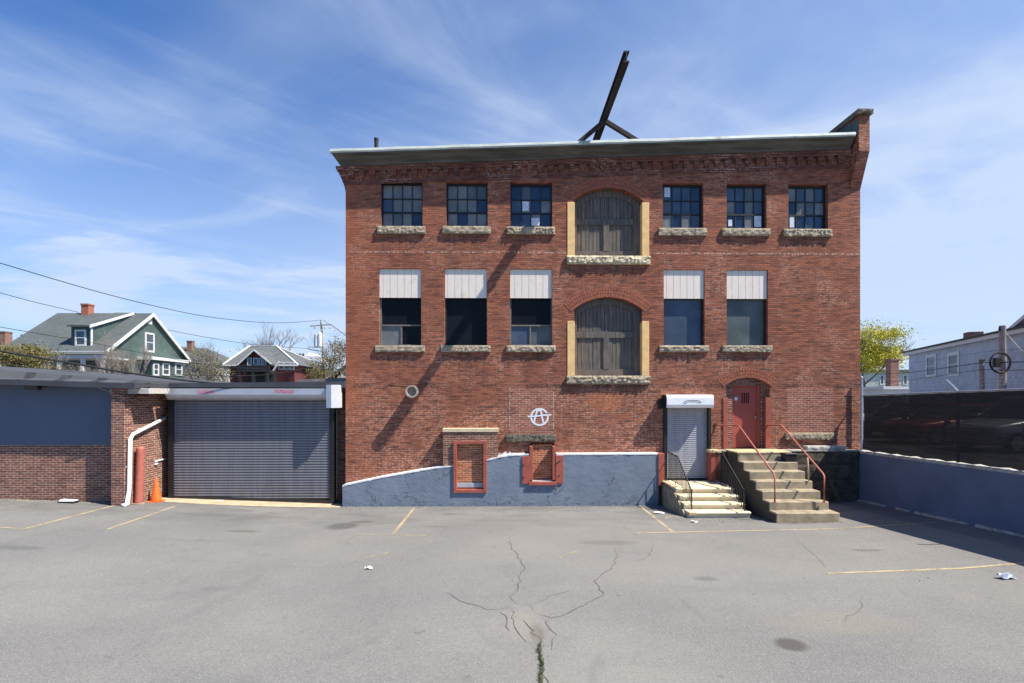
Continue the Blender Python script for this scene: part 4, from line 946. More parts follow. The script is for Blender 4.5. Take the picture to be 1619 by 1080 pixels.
# front roof edge: fascia and tabbed flashing, falling gently to the right
def ez(px): # eave heights read at two columns
    a = F(0, 608, -1.55)[1]; b = F(212, 614.5, -1.55)[1]; xa_ = F(0, 608, -1.55)[0]; xb_ = F(212, 614.5, -1.55)[0]
    return a + (b - a) * (px - xa_) / (xb_ - xa_)
def tz(x):
    a = F(0, 585, -1.15); b = F(240, 603, -1.15); return a[1] + (b[1] - a[1]) * (x - a[0]) / (b[0] - a[0])
xe = F(213, 612, -1.55)[0]; xt = F(246, 603, -1.15)[0]
mb = MB(); mb.hexa([(-20.3, -1.55, ez(-20.3)), (xe, -1.55, ez(xe)), (xe, SY + .1, ez(xe) + .06), (-20.3, SY + .1, ez(-20.3) + .06), (-20.3, -1.55, ez(-20.3) + .15), (xe, -1.55, ez(xe) + .15), (xe, SY + .1, ez(xe) + .17), (-20.3, SY + .1, ez(-20.3) + .17)]); mb.build('fascia', m_fascia, sd)
mb = MB(); mb.hexa([(-20.3, -1.50, ez(-20.3) + .155), (xe, -1.50, ez(xe) + .155), (xe, 8.6, ez(xe) + .17), (-20.3, 8.6, ez(-20.3) + .175), (-20.3, -1.15, tz(-20.3)), (xe, -1.15, tz(xe)), (xe, 8.6, tz(xe) + .0), (-20.3, 8.6, tz(-20.3) + .0)])
rf = mb.build('roof', m_tabs, sd)
# low roof over the shutter
z60, z61 = F(245, 602.5, -.05)[1], F(545, 608.5, -.05)[1]; zb6 = F(400, 611.5, -.05)[1]
mb = MB(); mb.hexa([(xe + .003, -.10, zb6 - .03), (XL - .01, -.10, zb6 - .03), (XL - .01, 8.55, zb6), (xe + .003, 8.55, zb6), (xe + .003, -.10, F(300, 606, -.1)[1]), (XL - .01, -.10, F(545, 603, -.1)[1]), (XL - .01, 8.55, 3.78), (xe + .003, 8.55, 3.78)]); mb.box(WX - .46, xe - .004, -.9, 3, 3.662, 3.80); mb.build('roof', m_fascia, sd)
mb = MB(); a = F(470, 600, 0.3); b = F(545, 597, .3); mb.hexa([(a[0], .3, 3.6), (XL - .012, .3, 3.6), (XL - .012, 6, 3.6), (a[0], 6, 3.6), (a[0], .3, a[1]), (XL - .012, .3, b[1]), (XL - .012, 6, b[1] + .25), (a[0], 6, a[1] + .25)]); mb.build('roof', var('brownish roofing felt', (.20, .17, .16), .9, .25, 2), sd)
# pier cap timber and the ragged brick below it
q = rect(212, 259, 610.5, 623, -1.2); mb = MB(); mb.box(WX - .5, WX + .62, -1.30, -.42, 3.50, 3.66); mb.build('lintel', var('greyed lintel timber', (.46, .43, .39), .85, .2, 6, k=(.6, 3, 3)), sd, bevel=.01)
mb = MB()
for i in range(2): mb.box(WX + .001, WX + .05 + .05 * i, -1.25 + .2 * i, -.45, 3.30 + .07 * i, 3.365 + .07 * i)
mb.build('corbel_brick', m_brick_shed, sd)
# roller shutter
rx0, rx1 = F(276, 700, ry)[0], F(521.5, 700, ry)[0]; p_ = .0835
mb = MB(); prof = []; z = gz(-9, 0) + .03
while z < 3.5:
    for k, d in ((0, .010), (.10, -.012), (.30, -.024), (.62, -.021), (.86, .004)): prof.append((d, z + p_ * k))
    z += p_
mb.add([(rx0 - .04, ry + d, zz) for d, zz in prof] + [(rx1 + .04, ry + d, zz) for d, zz in prof], [(i, i + 1, len(prof) + i + 1, len(prof) + i) for i in range(len(prof) - 1)])
rsd = mb.build('shutter_door', m_shut, sd)
mb = MB(); mb.box(rx0 - .16, rx0 - .0, ry - .06, ry + .06, .0, 3.5); mb.build('guide_rail', m_steel_dk, rsd); mb = MB(); mb.box(rx1, rx1 + .14, ry - .05, ry + .06, -.05, 3.5); mb.build('guide_rail', m_steel_dk, rsd)
mb = MB(); mb.tube([(rx1 + .22, ry - .02, .15), (rx1 + .22, ry - .02, 3.0), (rx1 + .32, ry - .0, 3.12)], .022, 8); mb.build('conduit', m_steel_dk, rsd)
zl0, zl1 = gz(rx0, 0), gz(rx1, 0)
mb = MB(); mb.hexa([(rx0, ry - .035, zl0 - .06), (rx1, ry - .035, zl1 - .03), (rx1, ry + .02, zl1 - .03), (rx0, ry + .02, zl0 - .06), (rx0, ry - .035, zl0 + .09), (rx1, ry - .035, zl1 + .13), (rx1, ry + .02, zl1 + .13), (rx0, ry + .02, zl0 + .09)]); mb.build('bottom_bar', m_iron, rsd)
yh = -.30; h0x, h1x = F(261, 620, yh)[0], F(517, 620, yh)[0]
za, zb2, zc3 = F(400, 614.5, yh)[1], F(400, 624.5, yh)[1], F(400, 632, -.12)[1]
mb = MB(); mb.prism([(h0x, .1, za), (h0x, yh, za), (h0x, yh, zb2), (h0x, yh + .05, zb2 - .08), (h0x, yh + .16, zc3), (h0x, .1, zc3)], (h1x - h0x, 0, 0)); hd = mb.build('hood', m_hood, rsd, bevel=.006)
for (a, b, c, d) in ((312, 338, 616.6, 622), (434, 463.5, 615.8, 621.6)):
    mb = MB(); rs = random.Random(int(a)); x = a
    for row in (0, 1):
        x = a
        yrow = c + (d - c) * (.28 + .5 * row)
        while x < b:
            w_ = rs.uniform(1.2, 3.2); hs(mb, [(x, yrow + rs.uniform(-.8, .8)), (x + w_ * .5, yrow + rs.uniform(-1.2, 1.2)), (x + w_, yrow + rs.uniform(-.8, .8))], .045, yh - .004 - .0004 * row); x += w_ * .9
    mb.build('faded_stamp', m_pink, hd)
bx = rect(515, 533.5, 608.5, 645, -.44); mb = MB(); mb.hexa([(bx[0], -.40, bx[2]), (bx[0] + .17, -.45, bx[2]), (bx[0] + .17, .0, bx[2]), (bx[0], .0, bx[2])] + [(bx[0], -.40, bx[3]), (bx[0] + .17, -.45, bx[3]), (bx[0] + .17, .0, bx[3]), (bx[0], .0, bx[3])]); mb.hexa([(bx[0] + .17, -.45, bx[2]), (bx[1], -.36, bx[2]), (bx[1], .0, bx[2]), (bx[0] + .17, .0, bx[2]), (bx[0] + .17, -.45, bx[3]), (bx[1], -.36, bx[3]), (bx[1], .0, bx[3]), (bx[0] + .17, .0, bx[3])]); mb.build('motor_cover', var('grey white motor cover', (.55, .56, .58), .45, .08, 4, dirt=(5, .6, .3), dcol=(.3, .29, .28)), hd)
# white downpipe on the sunny return wall
q1_ = PX(205.5, 690, WX + .07); X = WX + .09
pa = (X, PX(206, 690, X)[0] , PX(206, 690, X)[1]); pb = PX(265, 659, X); pc = PX(203, 790, X)
mb = MB(); mb.tube([(X, pb[0], pb[1]), (X, PX(210, 687, X)[0], PX(210, 687, X)[1]), (X, PX(206, 694, X)[0], PX(206, 694, X)[1]), (X, PX(204, 775, X)[0], PX(204, 775, X)[1]), (X + .0, PX(201, 790, X)[0], gz(X, -1.6) + .06), (X - .03, PX(197, 794, X)[0] - .02, gz(X, -1.6) + .02)], [.052, .052, .055, .055, .06, .075], 10)
dp = mb.build('downpipe', m_whitepl, sd, smooth=True)
mb = MB()
for (px, py) in ((204.5, 738), (223, 678)): y_, z_ = PX(px, py, X); mb.bar((WX, y_, z_), (X + .06, y_, z_), .03, .05)
mb.build('pipe_bracket', m_whitepl, dp)
mb = MB(); y_, z_ = PX(267, 659, X); mb.box(X - .07, X + .07, y_ - .0, y_ + .12, z_ - .08, z_ + .08); mb.build('outlet', var('rusty outlet', (.45, .26, .17), .8, .3, 9), dp)
mb = MB(); y_, z_ = PX(243, 730, WX); mb.tube([(WX + .03, y_, z_), (WX + .03, y_ + .5, z_ + .03)], .022, 8); mb.tube([(WX + .03, y_ + .0, z_ - .08), (WX + .03, y_ + .12, z_ - .08)], .03, 8); mb.build('pipe_stub', m_whitepl, sd)
mb = MB(); x_, z_ = F(57, 613, -1.3); mb.prism([(x_ - .2, -1.5, z_ + .13), (x_ - .2, -1.25, z_ + .13), (x_ - .2, -1.3, z_ - .06), (x_ - .2, -1.42, z_ - .06)], (.36, 0, 0)); mb.box(x_ - .1, x_ + .1, -1.28, SY - .03, z_ + .03, z_ + .12); mb.build('security_lamp', m_black, sd)

# ================================================================== SMALL THINGS BY THE SHED
b0 = G(219, 797); bl = thing('pipe_bollard', 'faded red pipe bollard standing against the shed corner beside the white downpipe', 'bollard', b0)
mb = MB(); tp = Vector((b0.x + .05, b0.y + .02, F(222, 709, b0.y)[1])); mb.tube([b0 - Vector((0, 0, .05)), tp, tp + Vector((0, 0, .035)), tp + Vector((0, 0, .06))], [.105, .105, .085, .03], 18); mb.build('post', m_bollard, bl, smooth=False)
mb = MB(); mb.lathe([(.155, -.01), (.15, .03), (.11, .04)], b0, 18); mb.build('base_collar', m_conc, bl)
c0 = G(247, 793); cn = thing('traffic_cone', 'orange traffic cone standing in the corner by the roller shutter', 'cone', c0)
mb = MB(); mb.lathe([(.145, .03), (.138, .06), (.028, .70), (.018, .725), (.010, .725), (.016, .70)], c0, 24); mb.build('cone_body', m_orange, cn, smooth=True)
mb = MB(); mb.box(c0.x - .18, c0.x + .18, c0.y - .18, c0.y + .18, c0.z + .002, c0.z + .032); mb.build('base', m_orange, cn, bevel=.012)
# litter
def scrap(px, py, w, h, mat, label, name='paper_scrap', cat='litter', seed=0, lift=.05):
    g = G(px, py); rs = random.Random(seed); n = 5; mb = MB()
    vs = [(g.x + (i / (n - 1) - .5) * w, g.y + (j / (n - 1) - .5) * h, g.z + .006 + rs.uniform(0, lift)) for j in range(n) for i in range(n)]
    fs = [(j * n + i, j * n + i + 1, (j + 1) * n + i + 1, (j + 1) * n + i) for j in range(n - 1) for i in range(n - 1)]
    mb.add(vs, fs); o = mb.build(name, mat, loc=g, fixn=False)
    sm = o.modifiers.new('thickness', 'SOLIDIFY'); sm.thickness = .003
    return tag(o, label, cat)
m_pap = var('litter paper', (.78, .78, .76), .8, .08, 9)
scrap(583, 900, .13, .07, m_pap, 'small white paper scrap lying alone on the open asphalt left of centre', seed=1)
scrap(1098, 826, .16, .10, m_pap, 'crumpled pale wrapper at the foot of the cream steps', 'wrapper', seed=2)
scrap(344, 792, .36, .08, m_pap, 'flat white paper strip lying on the tan apron in front of the big shutter', seed=3, lift=.02)
scrap(1592, 915, .24, .12, var('silver wrapper', (.45, .50, .60), .35, .3, 9, metal=.4), 'crumpled silver wrapper on the asphalt near the shadow of the right wall', 'wrapper', seed=4, lift=.09)
scrap(527, 792, .30, .12, var('green bag', (.16, .48, .28), .5, .2, 9), 'small green plastic bag lying at the right end of the big shutter', 'plastic_bag', seed=5, lift=.08)
scrap(1042, 812, .28, .10, m_pap, 'white paper scrap in the shade left of the cream steps', seed=6)
g = G(108, 795); fp = thing('flattened_box', 'flattened black box with a white top lying on the asphalt below the blue panel', 'litter', g)
mb = MB(); mb.box(g.x - .23, g.x + .23, g.y - .1, g.y + .1, g.z + .001, g.z + .06); mb.build('box_body', m_black, fp, bevel=.008)
mb = MB(); mb.hexa([(g.x - .2, g.y - .09, g.z + .061), (g.x + .22, g.y - .09, g.z + .061), (g.x + .22, g.y + .09, g.z + .061), (g.x - .2, g.y + .09, g.z + .061), (g.x - .19, g.y - .06, g.z + .10), (g.x + .2, g.y - .06, g.z + .075), (g.x + .2, g.y + .08, g.z + .075), (g.x - .19, g.y + .08, g.z + .10)]); mb.build('lid', m_pap, fp)
# ================================================================== RIGHT RETAINING WALL AND FENCE
RX = 11.20; YE = -14.0
def wt(y): return 1.70 + .02 * (-y)
def ft(y): return 3.45 + .028 * (-y)
rw_ = thing('retaining_wall', 'long blue painted retaining wall carrying the screened fence', 'wall', (RX, -5, 0))
mb = MB(); n = 14
for i in range(n):
    y0, y1 = -.002 + (YE) * i / n, -.002 + (YE) * (i + 1) / n
    mb.add([(RX, y0, -.4), (RX, y1, -.4), (RX, y1, wt(y1) - .07), (RX, y0, wt(y0) - .07), (RX + .4, y0, -.4), (RX + .4, y1, -.4), (RX + .4, y1, wt(y1) - .07), (RX + .4, y0, wt(y0) - .07)], [(0, 1, 2, 3), (4, 7, 6, 5), (3, 2, 6, 7)] + ([(0, 3, 7, 4)] if i == 0 else []) + ([(1, 5, 6, 2)] if i == n - 1 else []))
mb.build('wall_face', m_blue_wall, rw_)
mb = MB(); n = 150; vs = []; rs = random.Random(8)
for i in range(n + 1):
    y = -.003 + YE * i / n; j = rs.uniform(-.012, .012); d = rs.uniform(0, .03) if rs.random() < .25 else 0
    vs += [(RX - .012 + j + d, y, wt(y) - .068), (RX - .014 + j + d, y, wt(y) - .02 - d * .5), (RX + .02 + d, y, wt(y) + rs.uniform(-.01, .006)), (RX + .41, y, wt(y)), (RX + .41, y, wt(y) - .068)]
fs = [(i * 5 + k, i * 5 + (k + 1) % 5, (i + 1) * 5 + (k + 1) % 5, (i + 1) * 5 + k) for i in range(n) for k in range(5)] + [(0, 1, 2, 3, 4), tuple(n * 5 + k for k in (4, 3, 2, 1, 0))]
mb.add(vs, fs); mb.build('coping', m_coping, rw_)
mb = MB()
for i in range(40):
    y0 = -.3 - i * .22; h = .05 + .03 * mnoise.noise(Vector((y0 * 2, 0, 0)))
    mb.rough(RX - .08 - .05 * abs(mnoise.noise(Vector((y0, 5, 0)))), RX - .003, y0 - .215, y0, gz(RX, y0) - .05, gz(RX, y0) + max(.015, h), .06, .015, i) if rs.random() < .8 else None
mb.build('broken_footing', m_coping, rw_)
fc = thing('chain_link_fence', 'chain link fence with black privacy screen on top of the blue wall', 'fence', (RX + .2, -5, 1.7))
FX = RX + .17; y0 = -.13
mb = MB(); mb.tube([(FX, y0, wt(y0) - .01), (FX, y0, F(1352, 598, y0)[1])], .036, 12); mb.lathe([(.04, 0), (.044, .02), (.03, .05), (.008, .065)], (FX, y0, F(1352, 598, y0)[1]), 12); mb.build('post', m_steel, fc)
yp = PX(1511, 680, FX)[0]; arm_t = PX(1492, 602, FX - .35)
for k in range(4):
    y = yp - k * 3.05
    if y < YE: break
    mb = MB(); mb.tube([(FX + .06, y, wt(y) - .01), (FX + .06, y, ft(y) + .04)], .034, 10); p = mb.build('post', m_iron, fc)
    mb = MB(); mb.bar((FX + .06, y, ft(y) + .02), (FX - .24, y, ft(y) + .30), .035, .05); mb.build('barb_arm', m_steel, p)
mb = MB(); mb.tube([(FX + .02, y0, ft(y0)), (FX + .02, YE, ft(YE))], .022, 8); mb.build('top_rail', m_steel, fc)
def scr():
    t = Mt('black privacy screen', (.014, .014, .015), .9, 0, .15)
    p = t.sep(t.pos()); st = t.noise(1, 4, .6, k=(1, 1.2, 26)); c = t.mix(t.mr(st, .35, .7), (.036, .034, .033), (.050, .047, .045)); t.base(c)
    a = t.mr(t.noise(1, 3, .6, k=(1, .8, 18)), .25, .75, .966, .992); t.alpha(a); return t.m
mb = MB(); n = 60; vs = []
for i in range(n + 1):
    y = y0 - .12 + (YE - y0) * i / n; wv = .015 * math.sin(i * 1.7); ins = .05 if i else 0
    vs += [(FX - .045 + wv, y, wt(y) + .02 + .02 * math.sin(i * 2.3)), (FX - .045 + wv * .3, y, wt(y) + .9), (FX - .035, y, ft(y) - .02 - .012 * abs(math.sin(i * 1.3)))]
vs[0] = (FX - .03, y0 - .06, wt(y0) + .06); vs[1] = (FX - .03, y0 - .16, wt(y0) + .9)
mb.add(vs, [(i * 3 + k, i * 3 + k + 1, (i + 1) * 3 + k + 1, (i + 1) * 3 + k) for i in range(n) for k in range(2)])
mb.build('privacy_screen', scr(), fc, fixn=False)
mb = MB(); sp = .075; rs = random.Random(1); y = y0
def tri(mb, a, b, r):
    a = Vector(a); b = Vector(b); vs = []
    for q in (a, b): vs += [q + Vector((-r, 0, 0)), q + Vector((r * .6, r, 0)), q + Vector((r * .6, -r, 0))]
    mb.add(vs, [(0, 1, 4, 3), (1, 2, 5, 4), (2, 0, 3, 5)])
y = y0 - .02
while y > -9.5:
    for sgn in (1, -1):
        za_, zb_ = wt(y) + .03, ft(y) - .02; h = zb_ - za_
        a = (FX - .058 + .006 * sgn, y, za_); b = (FX - .058 + .006 * sgn, y + sgn * h * .62, zb_)
        if b[1] < y0 - .01 and a[1] < y0: tri(mb, a, b, .0018)
    y -= sp
mb.build('wire_mesh', m_iron, fc, fixn=False)
for k, (dx, dz) in enumerate(((-.05, .12), (-.13, .20), (-.21, .275))):
    mb = MB(); mb.tube([(FX + dx * .2, y0, ft(y0) + dz * .9)] + [(FX + dx, yp - j * 3.05, ft(yp - j * 3.05) + dz) for j in range(4)], .0035, 5)
    yy = y0 - .1
    while yy > -7: mb.bar((FX + dx - .02, yy, ft(yy) + dz - .015), (FX + dx + .02, yy, ft(yy) + dz + .015), .004, .004); yy -= .125
    mb.build('barbed_wire', m_steel, fc)

# ================================================================== CARS BEHIND THE SCREEN
def carpaint(name, col): return var(name, col, .25, .04, 2, 5, .0, .001, metal=.2, spec=.6)
m_tyre = var('tyre rubber', (.02, .02, .02), .85, .2, 20)
m_chrome = var('bright trim', (.75, .76, .78), .2, .05, 4, metal=.8); m_lamp = glass('headlight lens', (.75, .77, .78), .1, .7)
def car(x, y, label, col, suv=0):
    # nose towards -x (towards the fence)
    g = 1.67; M = Matrix.Translation((x, y, g))
    c = thing('parked_car', label, 'car', (x, y, g), 'cars parked behind the screened fence')
    P = carpaint('car paint %s' % label[:6], col); H = 1.45 + .28 * suv; B = .92 + .13 * suv
    stn = [(-2.25, .42, .66, .55), (-2.18, .30, .72 + .08 * suv, .74), (-1.8, .24, .80 + .1 * suv, .86), (-1.0, .22, B, .90), (0, .22, B + .02, .91), (1.0, .22, B + .04, .91), (1.8, .25, B + .02, .87), (2.15, .34, B - .05, .78), (2.24, .45, B - .2, .62)]
    m = MB(M); vs = []; k = 10
    for (sx_, zl, zh, w) in stn:
        h = zh - zl
        vs += [(sx_, -w * .86, zl), (sx_, -w * .98, zl + h * .25), (sx_, -w, zl + h * .55), (sx_, -w * .95, zl + h * .9), (sx_, -w * .80, zh), (sx_, w * .80, zh), (sx_, w * .95, zl + h * .9), (sx_, w, zl + h * .55), (sx_, w * .98, zl + h * .25), (sx_, w * .86, zl)]
    m.add(vs, [(i * k + j, i * k + (j + 1) % k, (i + 1) * k + (j + 1) % k, (i + 1) * k + j) for i in range(len(stn) - 1) for j in range(k)] + [tuple(range(k)), tuple((len(stn) - 1) * k + j for j in range(k))])
    b = m.build('body', P, c, smooth=True)
    xa, xb_, ra, rb = (-1.0, 1.75, -.30, 1.05 + .55 * suv)
    lo = [(xa, -.80), (xb_, -.78), (xb_, .78), (xa, .80)]; hi = [(ra, -.60), (rb, -.58), (rb, .58), (ra, .60)]
    zb_ = B - .02; zt_ = H - .04
    m = MB(M); m.hexa([(p[0], p[1], zb_) for p in lo] + [(p[0], p[1], zt_) for p in hi]); m.build('window', m_gl_house, c)
    m = MB(M); m.hexa([(p[0] - (.02 if i in (0, 3) else -.02), p[1] * 1.04, zt_ + .001) for i, p in enumerate(hi)] + [(p[0] * .95 + .02, p[1] * .9, H + .015) for p in hi]); m.build('roof', P, c, bevel=.02)
    m = MB(M)
    for l, h in zip(lo, hi): m.bar((l[0], l[1] * 1.01, zb_), (h[0], h[1] * 1.02, zt_ + .01), .07, .05)
    for sgn in (-1, 1): m.bar((.45, sgn * .80, zb_), (.42, sgn * .615, zt_), .07, .03)
    m.build('pillar', P, c)
    for sgn in (-1, 1):
        m = MB(M); m.add([(-2.19, sgn * .44, .60), (-2.10, sgn * .74, .62), (-1.98, sgn * .82, .78), (-2.12, sgn * .46, .76)], [(0, 1, 2, 3)]); q = m.build('headlight', m_lamp, c, fixn=False); q.modifiers.new('thickness', 'SOLIDIFY').thickness = .05
        m = MB(M); m.hexa([(-.95, sgn * .86, B), (-.78, sgn * .86, B), (-.78, sgn * 1.04, B + .02), (-.95, sgn * 1.04, B + .02), (-.95, sgn * .86, B + .12), (-.78, sgn * .86, B + .12), (-.80, sgn * 1.04, B + .13), (-.93, sgn * 1.04, B + .13)]); m.build('mirror', P, c, bevel=.01)
    m = MB(M); m.box(-2.275, -2.22, -.42, .42, .50, .60); m.build('grille', m_black, c)
    for wx in (-1.38, 1.38):
        for sgn in (-1, 1):
            w = MB(M); y_ = sgn * .80; n = 18
            def ringv(r, yy): return [(wx + r * math.cos(2 * math.pi * t / n), yy, .32 + r * math.sin(2 * math.pi * t / n)) for t in range(n)]
            w.add(ringv(.32, y_ - .1) + ringv(.32, y_ + .1), [(t, (t + 1) % n, n + (t + 1) % n, n + t) for t in range(n)] + [tuple(range(n)), tuple(n + t for t in range(n))])
            wo_ = w.build('wheel', m_tyre, c); w = MB(M); yo = y_ + sgn * .105; w.add(ringv(.21, yo) + ringv(.21, yo - sgn * .03), [(t, (t + 1) % n, n + (t + 1) % n, n + t) for t in range(n)] + [tuple(range(n)), tuple(n + t for t in range(n))]); w.build('rim', m_chrome, wo_)
    return c
car(17.6, 5.6, 'dark grey car behind the screen, nearest the warehouse corner', (.05, .055, .06))
car(16.9, 2.75, 'red car seen dimly through the screen left of the fence post', (.42, .03, .03))
car(17.0, .0, 'pale grey high car seen through the screen right of the fence post', (.55, .56, .58), 1)

# ================================================================== TREES
def leaves(mb, c, r, n, size, clumps, rs, flat=.6, cl=.35, up=.0):
    C = []
    while len(C) < clumps:
        p = Vector((rs.uniform(-1, 1), rs.uniform(-1, 1), rs.uniform(-1, 1)))
        if .3 < p.length < 1: C.append((p, rs.uniform(.5, 1.0), rs.randrange(2)))
    for i in range(n):
        p, k, q = C[i % clumps]; d = Vector((rs.gauss(0, cl), rs.gauss(0, cl), rs.gauss(0, cl * flat))) * k; p = p + d
        o = Vector((c[0] + p.x * r[0], c[1] + p.y * r[1], c[2] + p.z * r[2]))
        a = Vector((rs.gauss(0, 1), rs.gauss(0, 1), rs.gauss(0, 1) + up)).normalized(); b = a.cross(Vector((rs.gauss(0, 1), rs.gauss(0, 1), rs.gauss(0, 1)))).normalized(); s = size * rs.uniform(.5, 1.3)
        e = a.cross(b)
        mb.cur = q if rs.random() < .8 else 1 - q
        mb.add([o - e * s * .5, o + b * s * .9, o + e * s * .5, o - b * s * .9], [(0, 1, 2, 3)])
    return C
def branch(mb, p, d, L, r, depth, rs, ends=None, spread=.55, upb=.25, n=3, nmin=2):
    p = Vector(p); pts = [p]; d = Vector(d).normalized()
    for k in range(3):
        d = (d + Vector((rs.gauss(0, .12), rs.gauss(0, .12), rs.gauss(0, .08) + upb * .1))).normalized(); pts.append(pts[-1] + d * L / 3)
    mb.tube(pts, [r, r * .88, r * .76, r * .62], 5 if depth > 1 else 4, caps=False)
    if depth == 0:
        if ends is not None: ends.append(pts[-1])
        return
    for i in range(rs.randint(nmin, n)):
        a = rs.uniform(0, 6.28); v = Vector((math.cos(a), math.sin(a), 0)) * spread + Vector((0, 0, upb))
        k = rs.uniform(.45, 1.0); q = pts[1].lerp(pts[-1], k) if i else pts[-1]
        branch(mb, q, d * .8 + v * rs.uniform(.5, 1.1), L * rs.uniform(.6, .82), r * rs.uniform(.45, .62), depth - 1, rs, ends, spread, upb, n, nmin)
m_bark = var('grey bark', (.15, .125, .105), .95, .35, 6, 20, .5, .02); m_twig = var('pale twigs', (.22, .19, .165), .95, .3, 5)
def leafm(name, a, b): return [var(name + ' light', a, .75, .3, 1.2, 5, 0), var(name + ' dark', b, .75, .3, 1.2, 5, 0)]
def tree(name, label, base, trunk_h, crown_c, crown_r, n, size, mats, seed, clumps=26, depth=4, group=None, tr=.2, cl=.33):
    rs = random.Random(seed); t = thing(name, label, 'tree', base, group)
    mb = MB(); branch(mb, base, (rs.uniform(-.1, .1), 0, 1), trunk_h, tr, depth, rs, None, .8, .3, 4, 3); mb.build('trunk', m_bark, t)
    mb = MB(); leaves(mb, crown_c, crown_r, n, size, clumps, rs, .55, cl); mb.build('crown', mats, t, fixn=False); return t
def bare(name, label, base, L, r, depth, seed, spread=.5, upb=.35, n=4, cat='tree', group=None, mat=None, first=1):
    rs = random.Random(seed); t = thing(name, label, cat, base, group); mb = MB(); 
    for k in range(first):
        a = rs.uniform(0, 6.28); f = 0 if first == 1 else .35
        branch(mb, Vector(base) + Vector((math.cos(a), math.sin(a), 0)) * (f * .6), (math.cos(a) * f, math.sin(a) * f, 1), L * rs.uniform(.8, 1.1), r, depth, rs, None, spread, upb, n, 2 if n < 4 else 3)
    mb.build('trunk', mat or m_twig, t); return t
def at(px, py, Y): x, z = F(px, py, Y); return Vector((x, Y, z))
yg_ = leafm('spring yellow leaf', (.58, .50, .04), (.38, .38, .035))
q = at(1378, 556, 44); tree('maple_tree', 'bright yellow green tree beside the right corner of the warehouse', (q.x - .3, 44, 1.6), 3.6, (q.x, 44, q.z + .3), (3.2, 3.4, 2.9), 24000, .11, yg_, 3, 46, 4, tr=.2, cl=.36)
ol = leafm('olive leaf', (.155, .13, .035), (.11, .10, .03))
def bush(label, px, py, Y, r, n, size, mats, seed, cl=.4, name='shrub'):
    q = at(px, py, Y); t = thing(name, label, 'bush', (q.x, Y, q.z - r[2]))
    rs = random.Random(seed); mb = MB()
    for k in range(5): branch(mb, (q.x + rs.uniform(-.4, .4) * r[0], Y, q.z - r[2] - .6), (rs.uniform(-.4, .4), rs.uniform(-.3, .3), 1), r[2] * 1.0, .05, 4, rs, None, .6, .3, 4)
    mb.build('stem', m_twig, t); mb = MB(); leaves(mb, q, r, n, size, 22, rs, .7, cl); mb.build('crown', mats, t, fixn=False); return t
bush('olive hedge bush at the far left behind the shed roof', 18, 572, 18, (2.3, 1.2, 1.0), 8000, .075, ol, 5)
bush('small ochre bush between the hedge and the green house porch', 50, 566, 19, (.9, .8, .8), 2600, .07, ol, 15)
sp = leafm('spring haze leaf', (.17, .155, .085), (.145, .13, .075))
bush('pale budding bush between the green house and the red house', 318, 582, 36, (2.2, 1.5, 2.0), 5200, .075, sp, 6, .45)
bush('second budding bush in front of the grey gabled house', 338, 590, 34, (1.8, 1.4, 1.3), 3000, .075, sp, 7, .45)
bush('ochre bush right of the red house', 490, 590, 38, (1.9, 1.3, 1.1), 5000, .08, ol, 8)
q = at(190, 590, 17); bare('bare_sapling', 'slender bare sapling in front of the green house gable', (q.x, 17, 1.8), 2.0, .085, 5, 4, .34, .75, 4, first=3)
q = at(128, 588, 18.5); bare('bare_bush', 'tangled bare bush in front of the green house porch', (q.x, 18.5, 2.6), 1.25, .05, 4, 12, .9, .2, 4, 'bush', first=7)
q = at(160, 590, 18); bare('bare_bush', 'bare twiggy bush between the porch and the sapling', (q.x, 18, 2.5), 1.3, .05, 4, 13, .8, .35, 4, 'bush', first=6)
q = at(430, 560, 62); bare('bare_tree', 'wide bare tree rising behind the red house', (q.x, 62, 3), 4.1, .2, 5, 21, .7, .45, 4, mat=m_bark)
q = at(403, 560, 60); bare('bare_tree', 'small bare tree behind the left roof of the red house', (q.x, 60, 3), 3.2, .13, 5, 23, .7, .4, 4, mat=m_bark)
q = at(24, 560, 30); bare('bare_tree', 'small bare tree beside the far left brick chimney', (q.x, 30, 3), 2.0, .07, 4, 25, .6, .5, 3, mat=m_bark)
q = at(538, 565, 40); tree('budding_tree', 'brownish budding tree against the left edge of the warehouse', (q.x, 40, 2), 3.0, (q.x, 40, q.z + .1), (1.6, 1.6, 2.0), 1500, .11, leafm('bud', (.17, .13, .06), (.14, .12, .06)), 31, 24, 5, tr=.12, cl=.45)
q = at(522, 575, 44); tree('budding_tree', 'lower olive tree just right of the utility pole', (q.x, 44, 2), 2.4, (q.x, 44, q.z - .4), (1.8, 1.6, 1.2), 1500, .12, ol, 33, 20, 4, tr=.1, cl=.45)

# ================================================================== HOUSES
m_trim = var('white house trim', (.60, .60, .59), .6, .05, 5)
def clap(name, col, pitch=.115):
    t = Mt(name, col, .75, 0, .3); p = t.sep(t.pos()); f = t.math('FRACT', t.math('DIVIDE', p[2], pitch))
    c = t.mix(t.mr(t.noise(2, 5), .3, .7), tuple(q * .88 for q in col), tuple(q * 1.1 for q in col)); t.base(c); t.bump(f, 1.0, .03); return t.m
def shing(name, col):
    t = Mt(name, col, .9, 0, .2); n = t.noise(7, 4, .7, k=(.6, .6, 2)); b = t.noise(.8, 4); c = t.mix(t.mr(n, .3, .7), tuple(q * .8 for q in col), tuple(q * 1.2 for q in col)); c = t.mix(t.math('MULTIPLY', t.mr(b, .45, .7), .3), c, tuple(q * .6 for q in col)); t.base(c); t.bump(n, .5, .02); return t.m
m_green = clap('green clapboard', (.10, .145, .130)); m_gdark = clap('shade dark green siding', (.055, .10, .10))  # m_gdark is the green darkened, shade put into the colour
